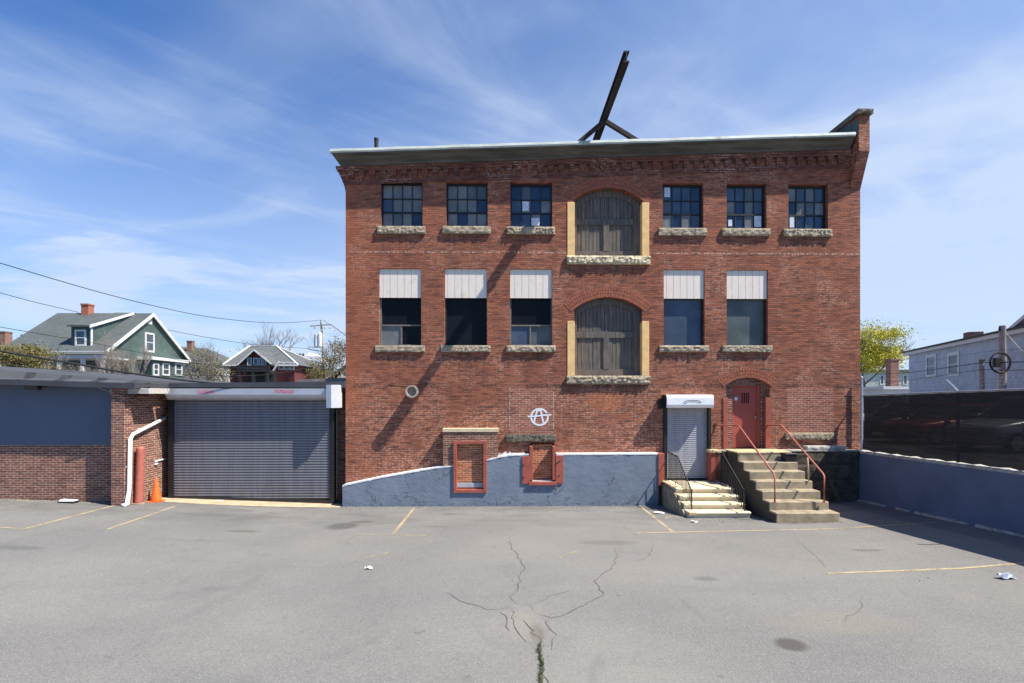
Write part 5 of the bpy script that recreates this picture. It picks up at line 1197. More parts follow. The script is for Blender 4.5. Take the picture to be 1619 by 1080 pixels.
m_rf1 = shing('grey green shingles', (.085, .098, .098)); m_rf2 = shing('grey shingles', (.105, .112, .116)); m_brickc = brick_mat('chimney brick', (.27, .10, .07), (.17, .065, .05), (.35, .27, .22), sootamt=.2)
def wnd(parent, ax, pos, u0, u1, z0, z1, sgn, tr=.11, rail=True, name='window'):
    # window standing proud of a wall at x=pos or y=pos; sgn = outward direction
    m = MB(); p0, p1 = sorted((pos, pos + sgn * .07)); q0, q1 = sorted((pos - sgn * .02, pos + sgn * .03))
    B = (lambda a, b, c, d, e, f: m.box(e, f, a, b, c, d)) if ax == 'x' else (lambda a, b, c, d, e, f: m.box(a, b, e, f, c, d))
    B(u0 - tr, u0, z0 - tr, z1 + tr, p0, p1); B(u1, u1 + tr, z0 - tr, z1 + tr, p0, p1); B(u0, u1, z0 - tr, z0, p0, p1); B(u0, u1, z1, z1 + tr, p0, p1)
    if rail: c = (z0 + z1) / 2; B(u0, u1, c - .03, c + .03, p0 + .005, p1 - .015)
    w = m.build(name, m_trim, parent); m = MB(); 
    B = (lambda a, b, c, d, e, f: m.box(e, f, a, b, c, d)) if ax == 'x' else (lambda a, b, c, d, e, f: m.box(a, b, e, f, c, d))
    B(u0, u1, z0, z1, q0, q1); m.build('pane', m_gl_house, w); return w
def chimney(parent, x, y, w, z0, z1, mat=None):
    m = MB(); m.box(x - w / 2, x + w / 2, y - w / 2, y + w / 2, z0, z1 - .12); m.box(x - w / 2 - .05, x + w / 2 + .05, y - w / 2 - .05, y + w / 2 + .05, z1 - .12, z1); return m.build('chimney', mat or m_brickc, parent)
# --- green house: ridge along x, gable end facing +x
gh = thing('green_house', 'green clapboard house with a white trimmed gable, dormer and front porch', 'house', (-34.5, 29, 1.2))
HX1 = -30.9; HX0 = -38.6; Y0, Y1 = 24.0, 33.6; ym = 28.8; zE = PX(178, 548, HX1)[1]; zR = PX(243, 495, HX1)[1]
m = MB(); m.prism([(HX0, Y0, 1.0), (HX0, Y1, 1.0), (HX0, Y1, zE - .25), (HX0, ym, zR - .25), (HX0, Y0, zE - .25)], (HX1 - HX0, 0, 0)); m.build('wall', m_green, gh)
m = MB(); sl = (zR - zE) / (ym - Y0); ov = .45
def roofslab(m, xa, xb_, ya, za, yb, zb_, t=.16): m.hexa([(xa, ya, za), (xb_, ya, za), (xb_, yb, zb_), (xa, yb, zb_), (xa, ya, za + t), (xb_, ya, za + t), (xb_, yb, zb_ + t), (xa, yb, zb_ + t)])
roofslab(m, HX0 - .3, HX1 + .25, Y0 - ov, zE - .25 - ov * sl, ym, zR - .25); roofslab(m, HX0 - .3, HX1 + .25, Y1 + ov, zE - .25 - ov * sl, ym + .001, zR - .25)
rf = m.build('roof', m_rf1, gh)
m = MB()
for ya, yb in ((Y0 - ov, ym), (Y1 + ov, ym)):
    za = zE - .25 - ov * sl; zb_ = zR - .25; m.hexa([(HX1 + .25, ya, za - .12), (HX1 + .33, ya, za - .12), (HX1 + .33, yb, zb_ - .12), (HX1 + .25, yb, zb_ - .12), (HX1 + .25, ya, za + .17), (HX1 + .33, ya, za + .17), (HX1 + .33, yb, zb_ + .17), (HX1 + .25, yb, zb_ + .17)])
m.box(HX0 - .3, HX1 + .25, Y0 - ov - .05, Y0 - ov, zE - .25 - ov * sl - .08, zE - .25 - ov * sl + .14); m.build('rake_board', m_trim, rf)
chx = F(138.5, 490, ym)[0]; chimney(gh, chx, ym, .62, zR - .8, F(138, 481, ym)[1], var('orange chimney brick', (.34, .12, .075), .9, .2, 9))
# dormer
dyf = Y0 + .2; da, db = F(113, 530, dyf)[0], F(143.5, 530, dyf)[0]; dz0, dz1 = F(128, 547, dyf)[1], F(128, 516.5, dyf)[1]
m = MB(); m.prism([(da, dyf, dz0 - .9), (da, dyf, dz1), (da, ym - .4, zR - .45), (da, ym - .4, zR - 1.0)], (db - da, 0, 0)); dm = m.build('dormer', m_green, gh)
m = MB(); m.box(da + .0, db - .0, dyf - .02, dyf - .001, dz0, dz1); m.build('dormer_front_shade', m_gdark, dm)  # front painted darker than the dormer sides to stand for its weak light
m = MB(); m.hexa([(da - .12, dyf - .3, dz1 - .04), (db + .14, dyf - .3, dz1 - .04), (db + .14, ym, zR - .14), (da - .12, ym, zR - .14), (da - .12, dyf - .3, dz1 + .10), (db + .14, dyf - .3, dz1 + .10), (db + .14, ym, zR - .04), (da - .12, ym, zR - .04)]); m.build('dormer_roof', m_rf1, dm)
m = MB(); m.hexa([(db + .14, dyf - .3, dz1 - .12), (db + .2, dyf - .3, dz1 - .12), (db + .2, ym - .2, zR - .25), (db + .14, ym - .2, zR - .25), (db + .14, dyf - .3, dz1 + .10), (db + .2, dyf - .3, dz1 + .10), (db + .2, ym - .2, zR - .04), (db + .14, ym - .2, zR - .04)]); m.box(db - .0, db + .06, dyf - .04, dyf + .12, dz0 - .3, dz1 - .1); m.build('dormer_trim', m_trim, dm)
q = rect(122, 134.5, 521.5, 545, dyf); wnd(dm, 'y', dyf - .02, q[0], q[1], q[2] + .02, q[3] - .12, -1, .12)
def pxr(px0, px1, py0, py1, X):
    a = PX(px0, (py0 + py1) / 2, X)[0]; b = PX(px1, (py0 + py1) / 2, X)[0]; y = (a + b) / 2; d = y + 16
    return a, b, 3.46 + (625 - py1) * d / 800, 3.46 + (625 - py0) * d / 800
q = pxr(230.5, 241.5, 530, 555, HX1); wnd(gh, 'x', HX1, q[0], q[1], q[2], q[3], 1, .14)
q = pxr(233, 239.5, 505, 514, HX1); m = MB(); m.box(HX1, HX1 + .06, q[0], q[1], q[2], q[3]); m.build('gable_vent', m_trim, gh)
q = pxr(183, 195, 574, 592, HX1); wnd(gh, 'x', HX1, q[0], q[1], q[2], q[3], 1, .16)
# side bay with a flat roof
bx1 = HX1 + 1.0; b0 = PX(240, 570, bx1)[0]; b1 = PX(289, 570, bx1)[0]
m = MB(); m.box(HX1, bx1, b0, b1, 1.0, PX(240, 567, bx1)[1] - .1); by = m.build('side_bay', m_green, gh)
m = MB(); zz = PX(240, 567, bx1)[1]; m.box(HX1, bx1 + .3, b0 - .35, b1 + .4, zz - .1, zz + .16); m.build('bay_roof', m_trim, by)
for (pa, pb) in ((243, 249), (257.5, 266), (277.5, 286)): q = pxr(pa, pb, 577, 592, bx1); wnd(by, 'x', bx1, q[0], q[1], q[2], q[3], 1, .12)
# porch
pz = F(130, 563, 21.6)[1]; p0, p1 = F(58, 563, 21.6)[0], F(166, 563, 21.6)[0]
m = MB(); m.box(p0, p1, 21.5, 23.98, pz - .16, pz + .10); po = m.build('porch_roof', m_trim, gh)
m = MB(); m.hexa([(p0 - .1, 21.4, pz + .102), (p1 + .1, 21.4, pz + .102), (p1 + .1, 23.98, pz + .102), (p0 - .1, 23.98, pz + .102), (p0 - .1, 21.4, pz + .14), (p1 + .1, 21.4, pz + .14), (p1 + .1, 23.98, pz + .55), (p0 - .1, 23.98, pz + .55)]); m.build('porch_shingles', m_rf1, po)
for px in (94, 131, 163): x = F(px, 575, 21.7)[0]; m = MB(); m.box(x - .11, x + .11, 21.6, 21.82, 1.2, pz - .162); m.build('porch_column', m_trim, po)
m = MB(); m.box(p0, p1, 23.9, 23.97, 1.2, pz - .17); m.build('porch_back_wall', m_gdark, po)
# --- far left house with a chimney
fl_ = thing('low_house', 'pale roofed house at the far left edge with a brick chimney', 'house', (-60, 44, 1))
zz = F(20, 544, 40)[1]; x0_ = F(-30, 545, 40)[0]; x1_ = F(46, 545, 40)[0]
m = MB(); m.box(x0_, x1_, 40, 48, .8, zz - .35); m.build('wall', m_trim, fl_); m = MB(); m.prism([(x0_ - .3, 39.6, zz - .35), (x0_ - .3, 48.4, zz - .35), (x0_ - .3, 44, zz + .35)], (x1_ - x0_ + .6, 0, 0)); m.build('roof', m_rf2, fl_)
cx_ = F(8, 530, 43)[0]; chimney(fl_, cx_, 43, .85, zz - .2, F(8, 524.5, 43)[1]); m = MB(); x = F(34.5, 540, 43)[0]; m.tube([(x, 43, zz), (x, 43, F(34, 529, 43)[1])], .11, 10); m.build('flue_pipe', m_iron, fl_)
# --- grey gabled house behind the budding bush
hb_ = thing('grey_roofed_house', 'house with a plain grey roof and thin brick chimney between the green and red houses', 'house', (-36, 52, 1))
Yb = 46; x0_, x1_ = F(282, 560, Yb)[0], F(343, 570, Yb)[0]; zE2 = F(340, 574, Yb)[1]; zR2 = F(310, 548, Yb + 4)[1]
m = MB(); m.box(x0_, x1_ - .4, Yb, Yb + 8, 1, zE2); m.build('wall', var('grey siding', (.35, .36, .36), .8, .1, 3), hb_)
m = MB(); r0, r1 = F(284, 548, Yb + 4)[0], F(327, 552, Yb + 4)[0]
m.add([(x0_ - .3, Yb - .3, zE2), (x1_, Yb - .3, zE2), (x1_, Yb + 8.3, zE2), (x0_ - .3, Yb + 8.3, zE2), (r0, Yb + 4, zR2), (r1, Yb + 4, zR2 - .2)], [(0, 1, 5, 4), (1, 2, 5), (2, 3, 4, 5), (3, 0, 4), (0, 3, 2, 1)]); m.build('roof', m_rf2, hb_)
chimney(hb_, F(301.5, 550, Yb + 3)[0], Yb + 3, .62, zE2, F(301, 539, Yb + 3)[1])
# --- red house with hipped roof and a front gable
rh = thing('red_house', 'dark red house with a grey hipped roof, front gable and black balcony', 'house', (-27, 40, 1.2))
Yr = 34.0; zE3 = F(350, 577, Yr)[1]; m_redw = clap('red clapboard', (.18, .052, .052)); m_redd = clap('dark red shingle', (.11, .032, .034))
ra, rb = F(352, 578, Yr)[0], F(471, 574, Yr)[0]; zR3 = F(415, 547.5, Yr + 5)[1]; r0, r1 = F(395, 547, Yr + 5)[0], F(437, 547, Yr + 5)[0]
m = MB(); m.box(ra + .5, rb - .5, Yr + .4, Yr + 9.5, 1.0, zE3 + .05); m.build('wall', m_redw, rh)
m = MB(); m.add([(ra, Yr, zE3), (rb, Yr, zE3), (rb, Yr + 10, zE3), (ra, Yr + 10, zE3), (r0, Yr + 5, zR3), (r1, Yr + 5, zR3)], [(0, 1, 5, 4), (1, 2, 5), (2, 3, 4, 5), (3, 0, 4), (0, 3, 2, 1)]); rf = m.build('roof', m_rf2, rh)
m = MB(); m.bar((rb, Yr, zE3 + .05), (r1, Yr + 5, zR3 + .05), .16, .08); m.bar((rb, Yr + 10, zE3 + .05), (r1, Yr + 5, zR3 + .05), .16, .08); m.bar((ra, Yr, zE3 + .05), (r0, Yr + 5, zR3 + .05), .16, .08); m.bar((r0, Yr + 5, zR3 + .05), (r1, Yr + 5, zR3 + .05), .10, .06); m.box(ra, rb, Yr - .06, Yr - .001, zE3 - .10, zE3 + .04); m.build('hip_trim', m_trim, rf)
yg2 = Yr - .5; g0_, g1_ = F(386, 575, yg2)[0], F(425, 575, yg2)[0]; gap = F(404, 553, yg2); zg = F(404, 572, yg2)[1]
m = MB(); m.prism([(g0_, yg2, 1.0), (g1_, yg2, 1.0), (g1_, yg2, zg - .1), (gap[0], yg2, gap[1] - .15), (g0_, yg2, zg - .1)], (0, 4, 0)); gb = m.build('front_gable', m_redd, rh)
m = MB(); m.hexa([(g0_ - .4, yg2 - .3, zg - .35), (gap[0], yg2 - .3, gap[1] - .14), (gap[0], yg2 + 5, gap[1] - .14), (g0_ - .4, yg2 + 5, zg - .35), (g0_ - .4, yg2 - .3, zg - .2), (gap[0], yg2 - .3, gap[1] + .02), (gap[0], yg2 + 5, gap[1] + .02), (g0_ - .4, yg2 + 5, zg - .2)])
m.hexa([(gap[0] + .001, yg2 - .3, gap[1] - .14), (g1_ + .4, yg2 - .3, zg - .35), (g1_ + .4, yg2 + 5, zg - .35), (gap[0] + .001, yg2 + 5, gap[1] - .14), (gap[0] + .001, yg2 - .3, gap[1] + .02), (g1_ + .4, yg2 - .3, zg - .2), (g1_ + .4, yg2 + 5, zg - .2), (gap[0] + .001, yg2 + 5, gap[1] + .02)]); m.build('gable_roof', m_rf2, gb)
m = MB(); m.bar((g0_ - .4, yg2 - .34, zg - .26), (gap[0], yg2 - .34, gap[1] - .05), .06, .12, (0, 0, 1)); m.bar((gap[0], yg2 - .34, gap[1] - .05), (g1_ + .4, yg2 - .34, zg - .26), .06, .12, (0, 0, 1)); m.build('gable_trim', m_trim, gb)
for (pa, pb) in ((391.5, 398), (401, 408.5), (410, 414.5), (416, 421)): q = rect(pa, pb, 567, 577, yg2); wnd(gb, 'y', yg2, q[0] + .06, q[1] - .06, q[2], q[3], -1, .07, False)
for (pa, pb) in ((442, 447.5), (450.5, 457.5), (460, 464)): q = rect(pa, pb, 574, 583, Yr + .4); wnd(rh, 'y', Yr + .4, q[0], q[1], q[2], q[3], -1, .10, False)
m = MB(); a = F(441, 572, Yr - .3); b = F(430, 590, Yr - .3); m.bar((a[0], Yr - .3, a[1]), (b[0], Yr - .3, b[1]), .1, .25, (0, -1, 0)); m.box(b[0] - .35, b[0] + .1, Yr - .35, Yr + .4, b[1] - .9, b[1]); m.build('downspout', m_trim, rh)
k0, k1 = F(375, 585, Yr - 2.4)[0], F(425, 585, Yr - 2.4)[0]; kz0, kz1 = F(400, 588, Yr - 2.4)[1], F(400, 577.5, Yr - 2.4)[1]
m = MB(); m.box(k0, k1, Yr - 2.4, Yr - .51, kz0, kz0 + .15)
for k in range(22): x = k0 + (k1 - k0) * k / 21; m.box(x - .075, x + .075, Yr - 2.42, Yr - 2.36, kz0, kz1 - .02)
m.box(k0, k1, Yr - 2.45, Yr - 2.35, kz1 - .12, kz1); m.box(k0, k1, Yr - 2.44, Yr - 2.37, kz0 + .3, kz0 + .42)
for x in (k0 + .2, (k0 + k1) / 2, k1 - .2): m.box(x - .12, x + .12, Yr - 2.4, Yr - 2.2, 1, kz0)
m.build('balcony', m_black, rh)
m = MB(); m.box(k0 + .2, k1 - .1, Yr - 1.2, Yr - .55, 1, kz0 - .05); m.build('lower_wall', m_black, rh)
# --- far pale blocks on the hill, and the grey house by the warehouse
fb = thing('apartment_block', 'small pale flat roofed block far away between the red house and the pole', 'building', (-52, 110, 3)); Y = 104
m = MB(); q = rect(468, 488, 557.5, 575, Y); m.box(q[0], q[1], Y, Y + 8, 3, q[3]); q = rect(479, 505, 563, 575, Y - 1); m.box(q[0], q[1], Y - 1, Y + 6, 3, q[3]); m.build('wall', var('pale render', (.62, .62, .62), .8, .06, 2), fb)
for (a, b, c, d) in ((470, 473, 558.5, 564), (475, 478.5, 558.5, 564), (484, 487, 566, 569.5), (490, 494, 566, 569.5), (497, 501, 566, 570)): q = rect(a, b, c, d, Y - 1.05); wnd(fb, 'y', Y - 1.0 if c > 560 else Y, q[0], q[1], q[2], q[3], -1, .1, False)
gr_ = thing('blue_roofed_house', 'distant house with a long blue grey roof behind the ochre bush', 'house', (-40, 76, 2)); Y = 72
m = MB(); a = F(470, 580, Y); b = F(506, 580, Y); m.box(a[0], b[0], Y, Y + 8, 2, a[1] - .6); m.build('wall', m_trim, gr_); t1 = F(474, 567, Y + 4); t2 = F(500, 567, Y + 4)
m = MB(); m.add([(a[0] - .3, Y - .3, a[1] - .6), (b[0] + .3, Y - .3, a[1] - .6), (b[0] + .3, Y + 8.3, a[1] - .6), (a[0] - .3, Y + 8.3, a[1] - .6), (t1[0], Y + 4, t1[1]), (t2[0], Y + 4, t1[1])], [(0, 1, 5, 4), (1, 2, 5), (2, 3, 4, 5), (3, 0, 4), (0, 3, 2, 1)]); m.build('roof', shing('blue grey shingles', (.24, .27, .31)), gr_)
m = MB(); m.box(F(489, 570, Y)[0], F(495.5, 570, Y)[0], Y + .8, Y + 3, a[1] - .2, F(490, 571, Y)[1]); m.build('dormer', m_black, gr_)
sg = thing('steeple', 'tiny pale pointed spire right of the red house roof', 'spire', (-60, 112, 3)); Y = 112; q = F(460, 552, Y); m = MB(); x = q[0]; m.add([(x - .8, Y - .8, q[1] - 3), (x + .8, Y - .8, q[1] - 3), (x + .8, Y + .8, q[1] - 3), (x - .8, Y + .8, q[1] - 3), (x, Y, q[1])], [(0, 1, 4), (1, 2, 4), (2, 3, 4), (3, 0, 4)]); m.build('spire_roof', m_coping, sg); m = MB(); m.box(x - .8, x + .8, Y - .8, Y + .8, 3, q[1] - 3.001); m.build('tower', m_trim, sg)
wg = thing('white_gabled_house', 'pale house with a white gable edge touching the left edge of the warehouse', 'house', (-20, 44, 1)); Y = 43
a = F(519, 598, Y); b = F(552, 598, Y); c = F(537, 569, Y)
m = MB(); m.prism([(a[0] + 1, Y, 1), (b[0] + 1, Y, 1), (b[0] + 1, Y, a[1]), (c[0] + 1, Y, c[1] - .6), (a[0] + 1, Y, a[1])], (0, 8, 0)); m.build('wall', var('pale siding', (.55, .56, .57), .8, .08, 3), wg)
m = MB(); m.hexa([(a[0] - .3, Y - .3, a[1] - .4), (c[0] + 1, Y - .3, c[1] - .55), (c[0] + 1, Y + 8, c[1] - .55), (a[0] - .3, Y + 8, a[1] - .4), (a[0] - .3, Y - .3, a[1] - .2), (c[0] + 1, Y - .3, c[1] - .35), (c[0] + 1, Y + 8, c[1] - .35), (a[0] - .3, Y + 8, a[1] - .2)]); m.hexa([(c[0] + 1.001, Y - .3, c[1] - .55), (b[0] + 3, Y - .3, a[1] - .6), (b[0] + 3, Y + 8, a[1] - .6), (c[0] + 1.001, Y + 8, c[1] - .55), (c[0] + 1.001, Y - .3, c[1] - .35), (b[0] + 3, Y - .3, a[1] - .4), (b[0] + 3, Y + 8, a[1] - .4), (c[0] + 1.001, Y + 8, c[1] - .35)]); m.build('roof', m_rf2, wg)
m = MB(); p = F(516, 595, Y - 1); q = F(524, 585, Y - 1); m.bar((p[0], Y - 1, p[1]), (q[0], Y - 1, q[1]), .2, .3); m.build('rake_board', m_trim, wg)

# --- grey blue house on the right, across the fence
vd = (RGT * ((1112 - CX) / FPX) + FWD).normalized(); s_ = -vd; nn = Vector((s_.y, -s_.x, 0)) * -1
c0 = Vector((F(1437, 590, 24)[0], 24, 1.6))
if nn.x < 0: nn = -nn
Mh = Matrix(((s_.x, nn.x, 0, c0.x), (s_.y, nn.y, 0, c0.y), (0, 0, 1, 0), (0, 0, 0, 1)))
def S(px, py):
    q = RP(px, py, c0, nn); return (q - c0).dot(s_), q.z
gh2 = thing('grey_blue_house', 'long grey blue sided house beyond the screened fence', 'house', c0)
zw = S(1437, 562)[1]; LEN = 26; zr2 = zw + .55
m = MB(Mh); m.hexa([(0, 0, 1.2), (LEN, 0, 1.2), (LEN, 8, 1.2), (0, 8, 1.2), (0, 0, zw), (LEN, 0, zw), (LEN, 8, zw), (0, 8, zw)]); m.build('wall', clap('grey blue siding', (.42, .48, .57), .2), gh2)
m = MB(Mh); m.hexa([(-.3, -.3, zw), (LEN, -.3, zw), (LEN, 8.3, zw), (-.3, 8.3, zw), (-.3, -.3, zw + .22), (LEN, -.3, zw + .22), (LEN, 8.3, zw + .22), (-.3, 8.3, zw + .22)]); m.build('eave_board', m_trim, gh2)
m = MB(Mh); m.hexa([(-.4, -.4, zw + .222), (LEN, -.4, zw + .222), (LEN, 8.4, zw + .222), (-.4, 8.4, zw + .222), (-.4, -.4, zw + .33), (LEN, -.4, zw + .33), (LEN, 8.4, zw + .40), (-.4, 8.4, zw + .40)]); m.build('roof', m_roof_tar, gh2)
for (a, b, c, d) in ((1467, 1479, 566, 592), (1501.5, 1515, 563, 589.5)):
    s0, z1 = S(a, c); s1, z0 = S(b, d); fr = .24
    m = MB(Mh); m.box(s0 - fr, s0, -.06, .0, z0 - .2, z1 + .22); m.box(s1, s1 + fr, -.06, .0, z0 - .2, z1 + .22); m.box(s0, s1, -.06, 0, z0 - .2, z0); m.box(s0, s1, -.06, 0, z1, z1 + .22); m.box(s0, s1, -.05, -.01, (z0 + z1) / 2 - .03, (z0 + z1) / 2 + .03); w = m.build('window', m_trim, gh2)
    m = MB(Mh); m.box(s0, s1, -.035, -.002, z0, z1); m.build('pane', glass('curtained pane', (.07, .10, .15), .25, .2), w)
for (px, w, h) in ((1503, .34, .62),): s0, z0 = S(px, 545); m = MB(Mh); m.box(s0 - w, s0 + w, .8, 1.6, zw + .3, zw + .33 + h); m.build('chimney', m_brickc, gh2)
s0, _ = S(1600, 527); s1, _ = S(1590, 527)
m = MB(Mh); q0 = S(1586, 527); q1 = S(1599, 520); m.box(q0[0], q1[0], .2, 1.4, zw + .3, q1[1]); m.build('chimney', m_black, gh2)
# taller cross gable at the near end
e0 = S(1598, 521); e1 = S(1619, 503); k = (e1[1] - e0[1]) / (e1[0] - e0[0]); LG = 7.0
m = MB(Mh); m.prism([(e0[0], .3, zw + .2), (e0[0] + LG, .3, zw + .2), (e0[0] + LG, .3, e0[1]), (e0[0] + LG / 2, .3, e0[1] + k * LG / 2), (e0[0], .3, e0[1])], (0, 7, 0)); g2 = m.build('upper_gable', clap('grey blue siding upper', (.42, .48, .57), .2), gh2)
m = MB(Mh)
for a, b in (((e0[0] - .3, e0[1] - .3 * k), (e0[0] + LG / 2, e0[1] + k * LG / 2)), ((e0[0] + LG / 2 + .001, e0[1] + k * LG / 2), (e0[0] + LG + .3, e0[1] - .3 * k))):
    m.hexa([(a[0], .0, a[1]), (b[0], .0, b[1]), (b[0], 7.3, b[1]), (a[0], 7.3, a[1]), (a[0], 0, a[1] + .2), (b[0], 0, b[1] + .2), (b[0], 7.3, b[1] + .2), (a[0], 7.3, a[1] + .2)])
m.build('gable_roof', m_trim, g2)
# --- pale house and chimneyed porch behind it
ph = thing('pale_green_house', 'pale green house half hidden by the yellow tree', 'house', (45, 62, 1.6)); Y = 56
a, b = F(1366, 600, Y)[0], F(1441, 600, Y)[0]; zt3 = F(1400, 588, Y)[1]
m = MB(); m.box(a, b, Y, Y + 8, 1.5, zt3); m.build('wall', clap('pale green siding', (.52, .56, .48), .2), ph)
m = MB(); m.box(a - .3, b + .3, Y - .4, Y + 8.4, zt3, zt3 + .3); m.build('roof', m_rf1, ph)
for (p0_, p1_) in ((1392, 1396), (1403, 1407), (1428.5, 1433)): q = rect(p0_, p1_, 594, 607, Y); wnd(ph, 'y', Y, q[0], q[1], q[2], q[3], -1, .12)
cp = thing('low_porch_building', 'low flat roofed porch with a tall brick chimney left of the grey blue house', 'building', (38, 38, 1.6)); Y = 34
a, b = F(1392, 615, Y)[0], F(1440, 615, Y)[0]; zt3 = F(1410, 613, Y)[1]
m = MB(); m.box(a + .4, b, Y, Y + 5, 1.5, zt3 - .15); m.build('wall', m_trim, cp); m = MB(); m.box(a, b + .2, Y - .4, Y + 5.3, zt3 - .148, zt3 + .12); m.build('roof', m_trim, cp)
a, b = F(1408.5, 590, Y + 1)[0], F(1421, 590, Y + 1)[0]; m = MB(); m.box(a, b, Y + 1, Y + 1.7, zt3, F(1415, 570, Y + 1)[1]); m.box(a - .06, b + .1, Y + .94, Y + 1.76, F(1415, 570, Y + 1)[1], F(1415, 567, Y + 1)[1]); m.build('chimney', m_brickc, cp)

# ================================================================== POLES AND WIRES
m_pole = var('weathered pole wood', (.32, .285, .235), .9, .25, 4, 30, .4, .01, k=(6, 6, .6)); m_pole_g = var('grey pole wood', (.30, .275, .25), .9, .25, 4, 30, .4, .01, k=(6, 6, .6))
m_wire = var('cable sheath', (.02, .02, .022), .7, .1, 2)
Y = 42; pt = F(512, 507, Y); up_ = thing('utility_pole', 'tall utility pole with crossarm and transformers left of the warehouse', 'pole', (pt[0], Y, 1.5))
xt_ = F(507.5, 507, Y)[0]; xb2 = F(514, 600, Y)[0]; zt4 = pt[1]
m = MB(); m.tube([(xb2 + .1, Y, 1.2), (xb2, Y, F(514, 600, Y)[1]), (xt_, Y, zt4)], [.17, .155, .11], 10); m.build('pole', m_pole, up_)
m = MB(); a = F(491, 516, Y); b = F(524.5, 513.5, Y); m.bar((a[0], Y - .16, a[1]), (b[0], Y - .16, b[1]), .10, .13); ca = m.build('crossarm', m_pole_g, up_)
for px in (498, 509, 514.5, 522): x, z = F(px, 514.5, Y); m = MB(); m.lathe([(.03, 0), (.10, .07), (.06, .11), (.10, .17), (.04, .26)], (x, Y - .16, z - .42 if px != 509 else z + .1), 8); m.build('insulator', m_steel, ca)
for px, mt, w in ((501.5, var('grey can', (.42, .46, .50), .5, .1, 3), 3.0), (507.5, var('white can', (.72, .73, .74), .5, .06, 3), 3.0)):
    x = F(px, 540, Y)[0]; z0, z1 = F(px, 549, Y)[1], F(px, 527 if px > 505 else 529, Y)[1]; r = w / 800 * 58
    m = MB(); m.lathe([(r * .9, 0), (r, .08), (r, z1 - z0 - .12), (r * .85, z1 - z0), (r * .2, z1 - z0 + .06)], (x, Y - .35, z0), 14); m.build('transformer', mt, up_)
m = MB(); x, z = F(501, 551, Y); m.bar((x - .9, Y - .3, z - .1), (x + .9, Y - .2, z - .4), .08, .1); m.bar((F(487, 549, Y)[0], Y - .2, F(487, 549, Y)[1]), (x + .6, Y - .2, F(500, 550, Y)[1]), .05, .06); m.build('bracket', m_pole_g, up_)
def wire(P, r, label, grp=None, n=10):
    P = [Vector(p) for p in P]; pts = []
    for i in range(len(P) - 1):
        for k in range(n):
            t = k / n; p0 = P[max(i - 1, 0)]; p1 = P[i]; p2 = P[i + 1]; p3 = P[min(i + 2, len(P) - 1)]
            pts.append(.5 * ((2 * p1) + (p2 - p0) * t + (2 * p0 - 5 * p1 + 4 * p2 - p3) * t * t + (3 * p1 - p0 - 3 * p2 + p3) * t ** 3))
    pts.append(P[-1]); m = MB(); m.tube(pts, r, 5); return tag(m.build('power_line', m_wire, loc=pts[0]), label, 'wire', grp)
def lerpY(px, pa, ya, pb, yb): return ya + (yb - ya) * (px - pa) / (pb - pa)
def wpts(L, ya, yb):
    # a real span: inverse depth varies evenly along the picture
    da, db = 1 / (ya + 16), 1 / (yb + 16); out = []
    for px, py in L:
        t = (px - L[0][0]) / (L[-1][0] - L[0][0]); y = 1 / (da + (db - da) * t) - 16; out.append(at(px, py, y))
    return out
wire(wpts([(-60, 398), (0, 416), (150, 460), (245, 484), (330, 501), (410, 509.5), (460, 510), (508, 506)], 6, 42), .022, 'topmost thin wire sagging across the sky from the left edge to the pole top')
wire(wpts([(-60, 447), (0, 463), (60, 479), (125, 494)], 10, 24), .020, 'second wire from the left edge down to the green house roof')
wire(wpts([(262, 521), (330, 534), (410, 546), (490, 551)], 34, 42), .024, 'wire from the back of the green house to the transformers on the pole')
wire(wpts([(-60, 505), (0, 517), (70, 529), (150, 543), (235, 560), (330, 577), (420, 584)], 4, 30), .014, 'thin wire passing in front of the dormer of the green house')
wire(wpts([(-60, 543), (0, 555), (100, 572), (200, 589), (280, 600), (340, 606)], 0, 1.2), .032, 'thick black cable drooping onto the shed roof')
wire(wpts([(-60, 562), (0, 574), (70, 583), (130, 589)], 0, 2), .009, 'thin cable below the thick one at the left end of the shed roof')
wire(wpts([(270, 592), (380, 594), (440, 590), (514, 576), (560, 568)], 20, 42), .02, 'low wire between the shed roof and the utility pole')
wire(wpts([(291, 568), (360, 574), (430, 584), (520, 580), (560, 577)], 33, 42), .018, 'faint wire crossing in front of the red house')
wire([at(511, 506, 42), at(525, 516, 46), at(560, 540, 60)], .022, 'short wire from the pole top to behind the warehouse')
wire([at(524, 513, 42), at(540, 525, 48), at(562, 540, 60)], .022, 'short wire from the crossarm end to behind the warehouse')
wire([Vector((WX - .6, -1.58, ez(WX - .6) - .02)), Vector((WX - .2, -1.5, 3.52)), Vector((WX + .3, -1.36, 3.50)), Vector((WX + .75, -.5, 3.70)), Vector((-6, -.16, 3.70))], .012, 'slack black cable looping under the shed eave by the lintel', n=6)
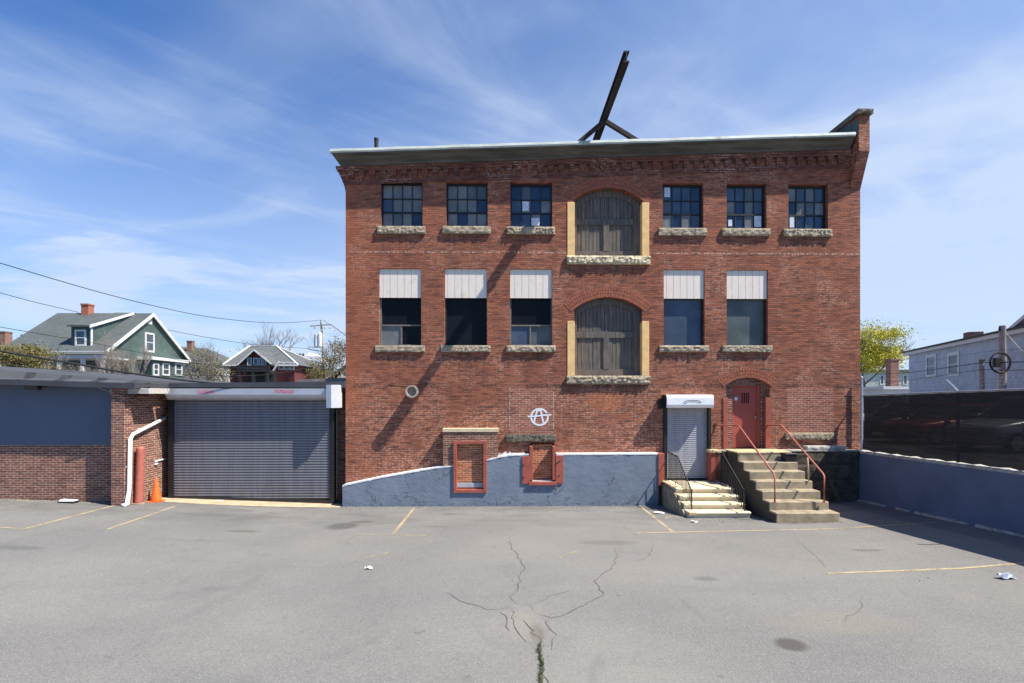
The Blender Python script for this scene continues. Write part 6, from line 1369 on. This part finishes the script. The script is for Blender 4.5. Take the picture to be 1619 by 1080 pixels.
# right hand poles
Y = 6.5; p0_ = F(1585, 515, Y); pr = thing('utility_pole', 'tall grey wooden pole carrying a cable coil beyond the fence', 'pole', (p0_[0], Y, 1.6))
m = MB(); m.tube([(p0_[0] + .02, Y, 1.5), (p0_[0], Y, p0_[1])], [.145, .125], 12); m.build('pole', m_pole_g, pr)
m = MB(); c = F(1581, 573.5, Y - .2); n = 28
for k, r in enumerate((.46, .43, .49, .455)): m.tube([(c[0] + r * math.cos(2 * math.pi * j / n), Y - .18 - .02 * k, c[1] + r * .98 * math.sin(2 * math.pi * j / n)) for j in range(n + 1)], .018, 5)
tag(m.build('cable_coil', m_iron, loc=(c[0], Y - .2, c[1])), 'black coil of cable hanging on the tall grey pole', 'cable coil')
m = MB(); c2 = F(1577, 573, Y - .2); m.box(c2[0] - .15, c2[0] + .13, Y - .3, Y - .12, c2[1] - .22, c2[1] + .2); m.build('splice_box', m_iron, pr)
m = MB(); a = F(1589, 525, Y); b = F(1617, 556, Y - 1.2); m.bar((a[0], Y, a[1]), (b[0], Y - 1.2, b[1]), .018, .018); m.build('guy_wire', m_pole_g, pr)
m = MB(); x, z = F(1581, 524, Y); m.lathe([(.03, 0), (.06, .08), (.04, .2)], (x - .1, Y - .1, z), 8); m.build('insulator', m_iron, pr)
Y2 = 8.5; p1_ = F(1551.5, 568, Y2); ps = thing('wooden_stub_pole', 'short wooden stub pole left of the tall grey pole', 'pole', (p1_[0], Y2, 1.6))
m = MB(); m.tube([(p1_[0] + .02, Y2, 1.5), (p1_[0] + .05, Y2, 3.6), (p1_[0], Y2, p1_[1])], [.11, .10, .10], 10); m.build('pole', m_pole_g, ps); m = MB(); x, z = F(1549, 571, Y2); m.bar((x - .12, Y2 - .12, z), (x + .15, Y2 - .12, z + .04), .05, .09); m.build('clamp', m_iron, ps)
for (yl, yr_, lab) in ((600, 582, 'upper'), (608, 586.5, 'lower')):
    pass
wire([at(1385, 592, 30), at(1437, 589, 20), at(1500, 581, 12.5), at(1550, 574, 8.35), at(1581, 573, 6.3), at(1640, 572, 4)], .022, 'upper black cable crossing in front of the grey blue house')
wire([at(1385, 606, 30), at(1437, 601, 20), at(1500, 592, 12.5), at(1550, 585, 8.35), at(1585, 585.5, 6.3), at(1640, 585, 4)], .015, 'lower black cable crossing in front of the grey blue house')
wire([at(1437, 575, 20), at(1500, 566, 12.5), at(1560, 556, 8), at(1640, 550, 4)], .007, 'thin wire above the two windows of the grey blue house')
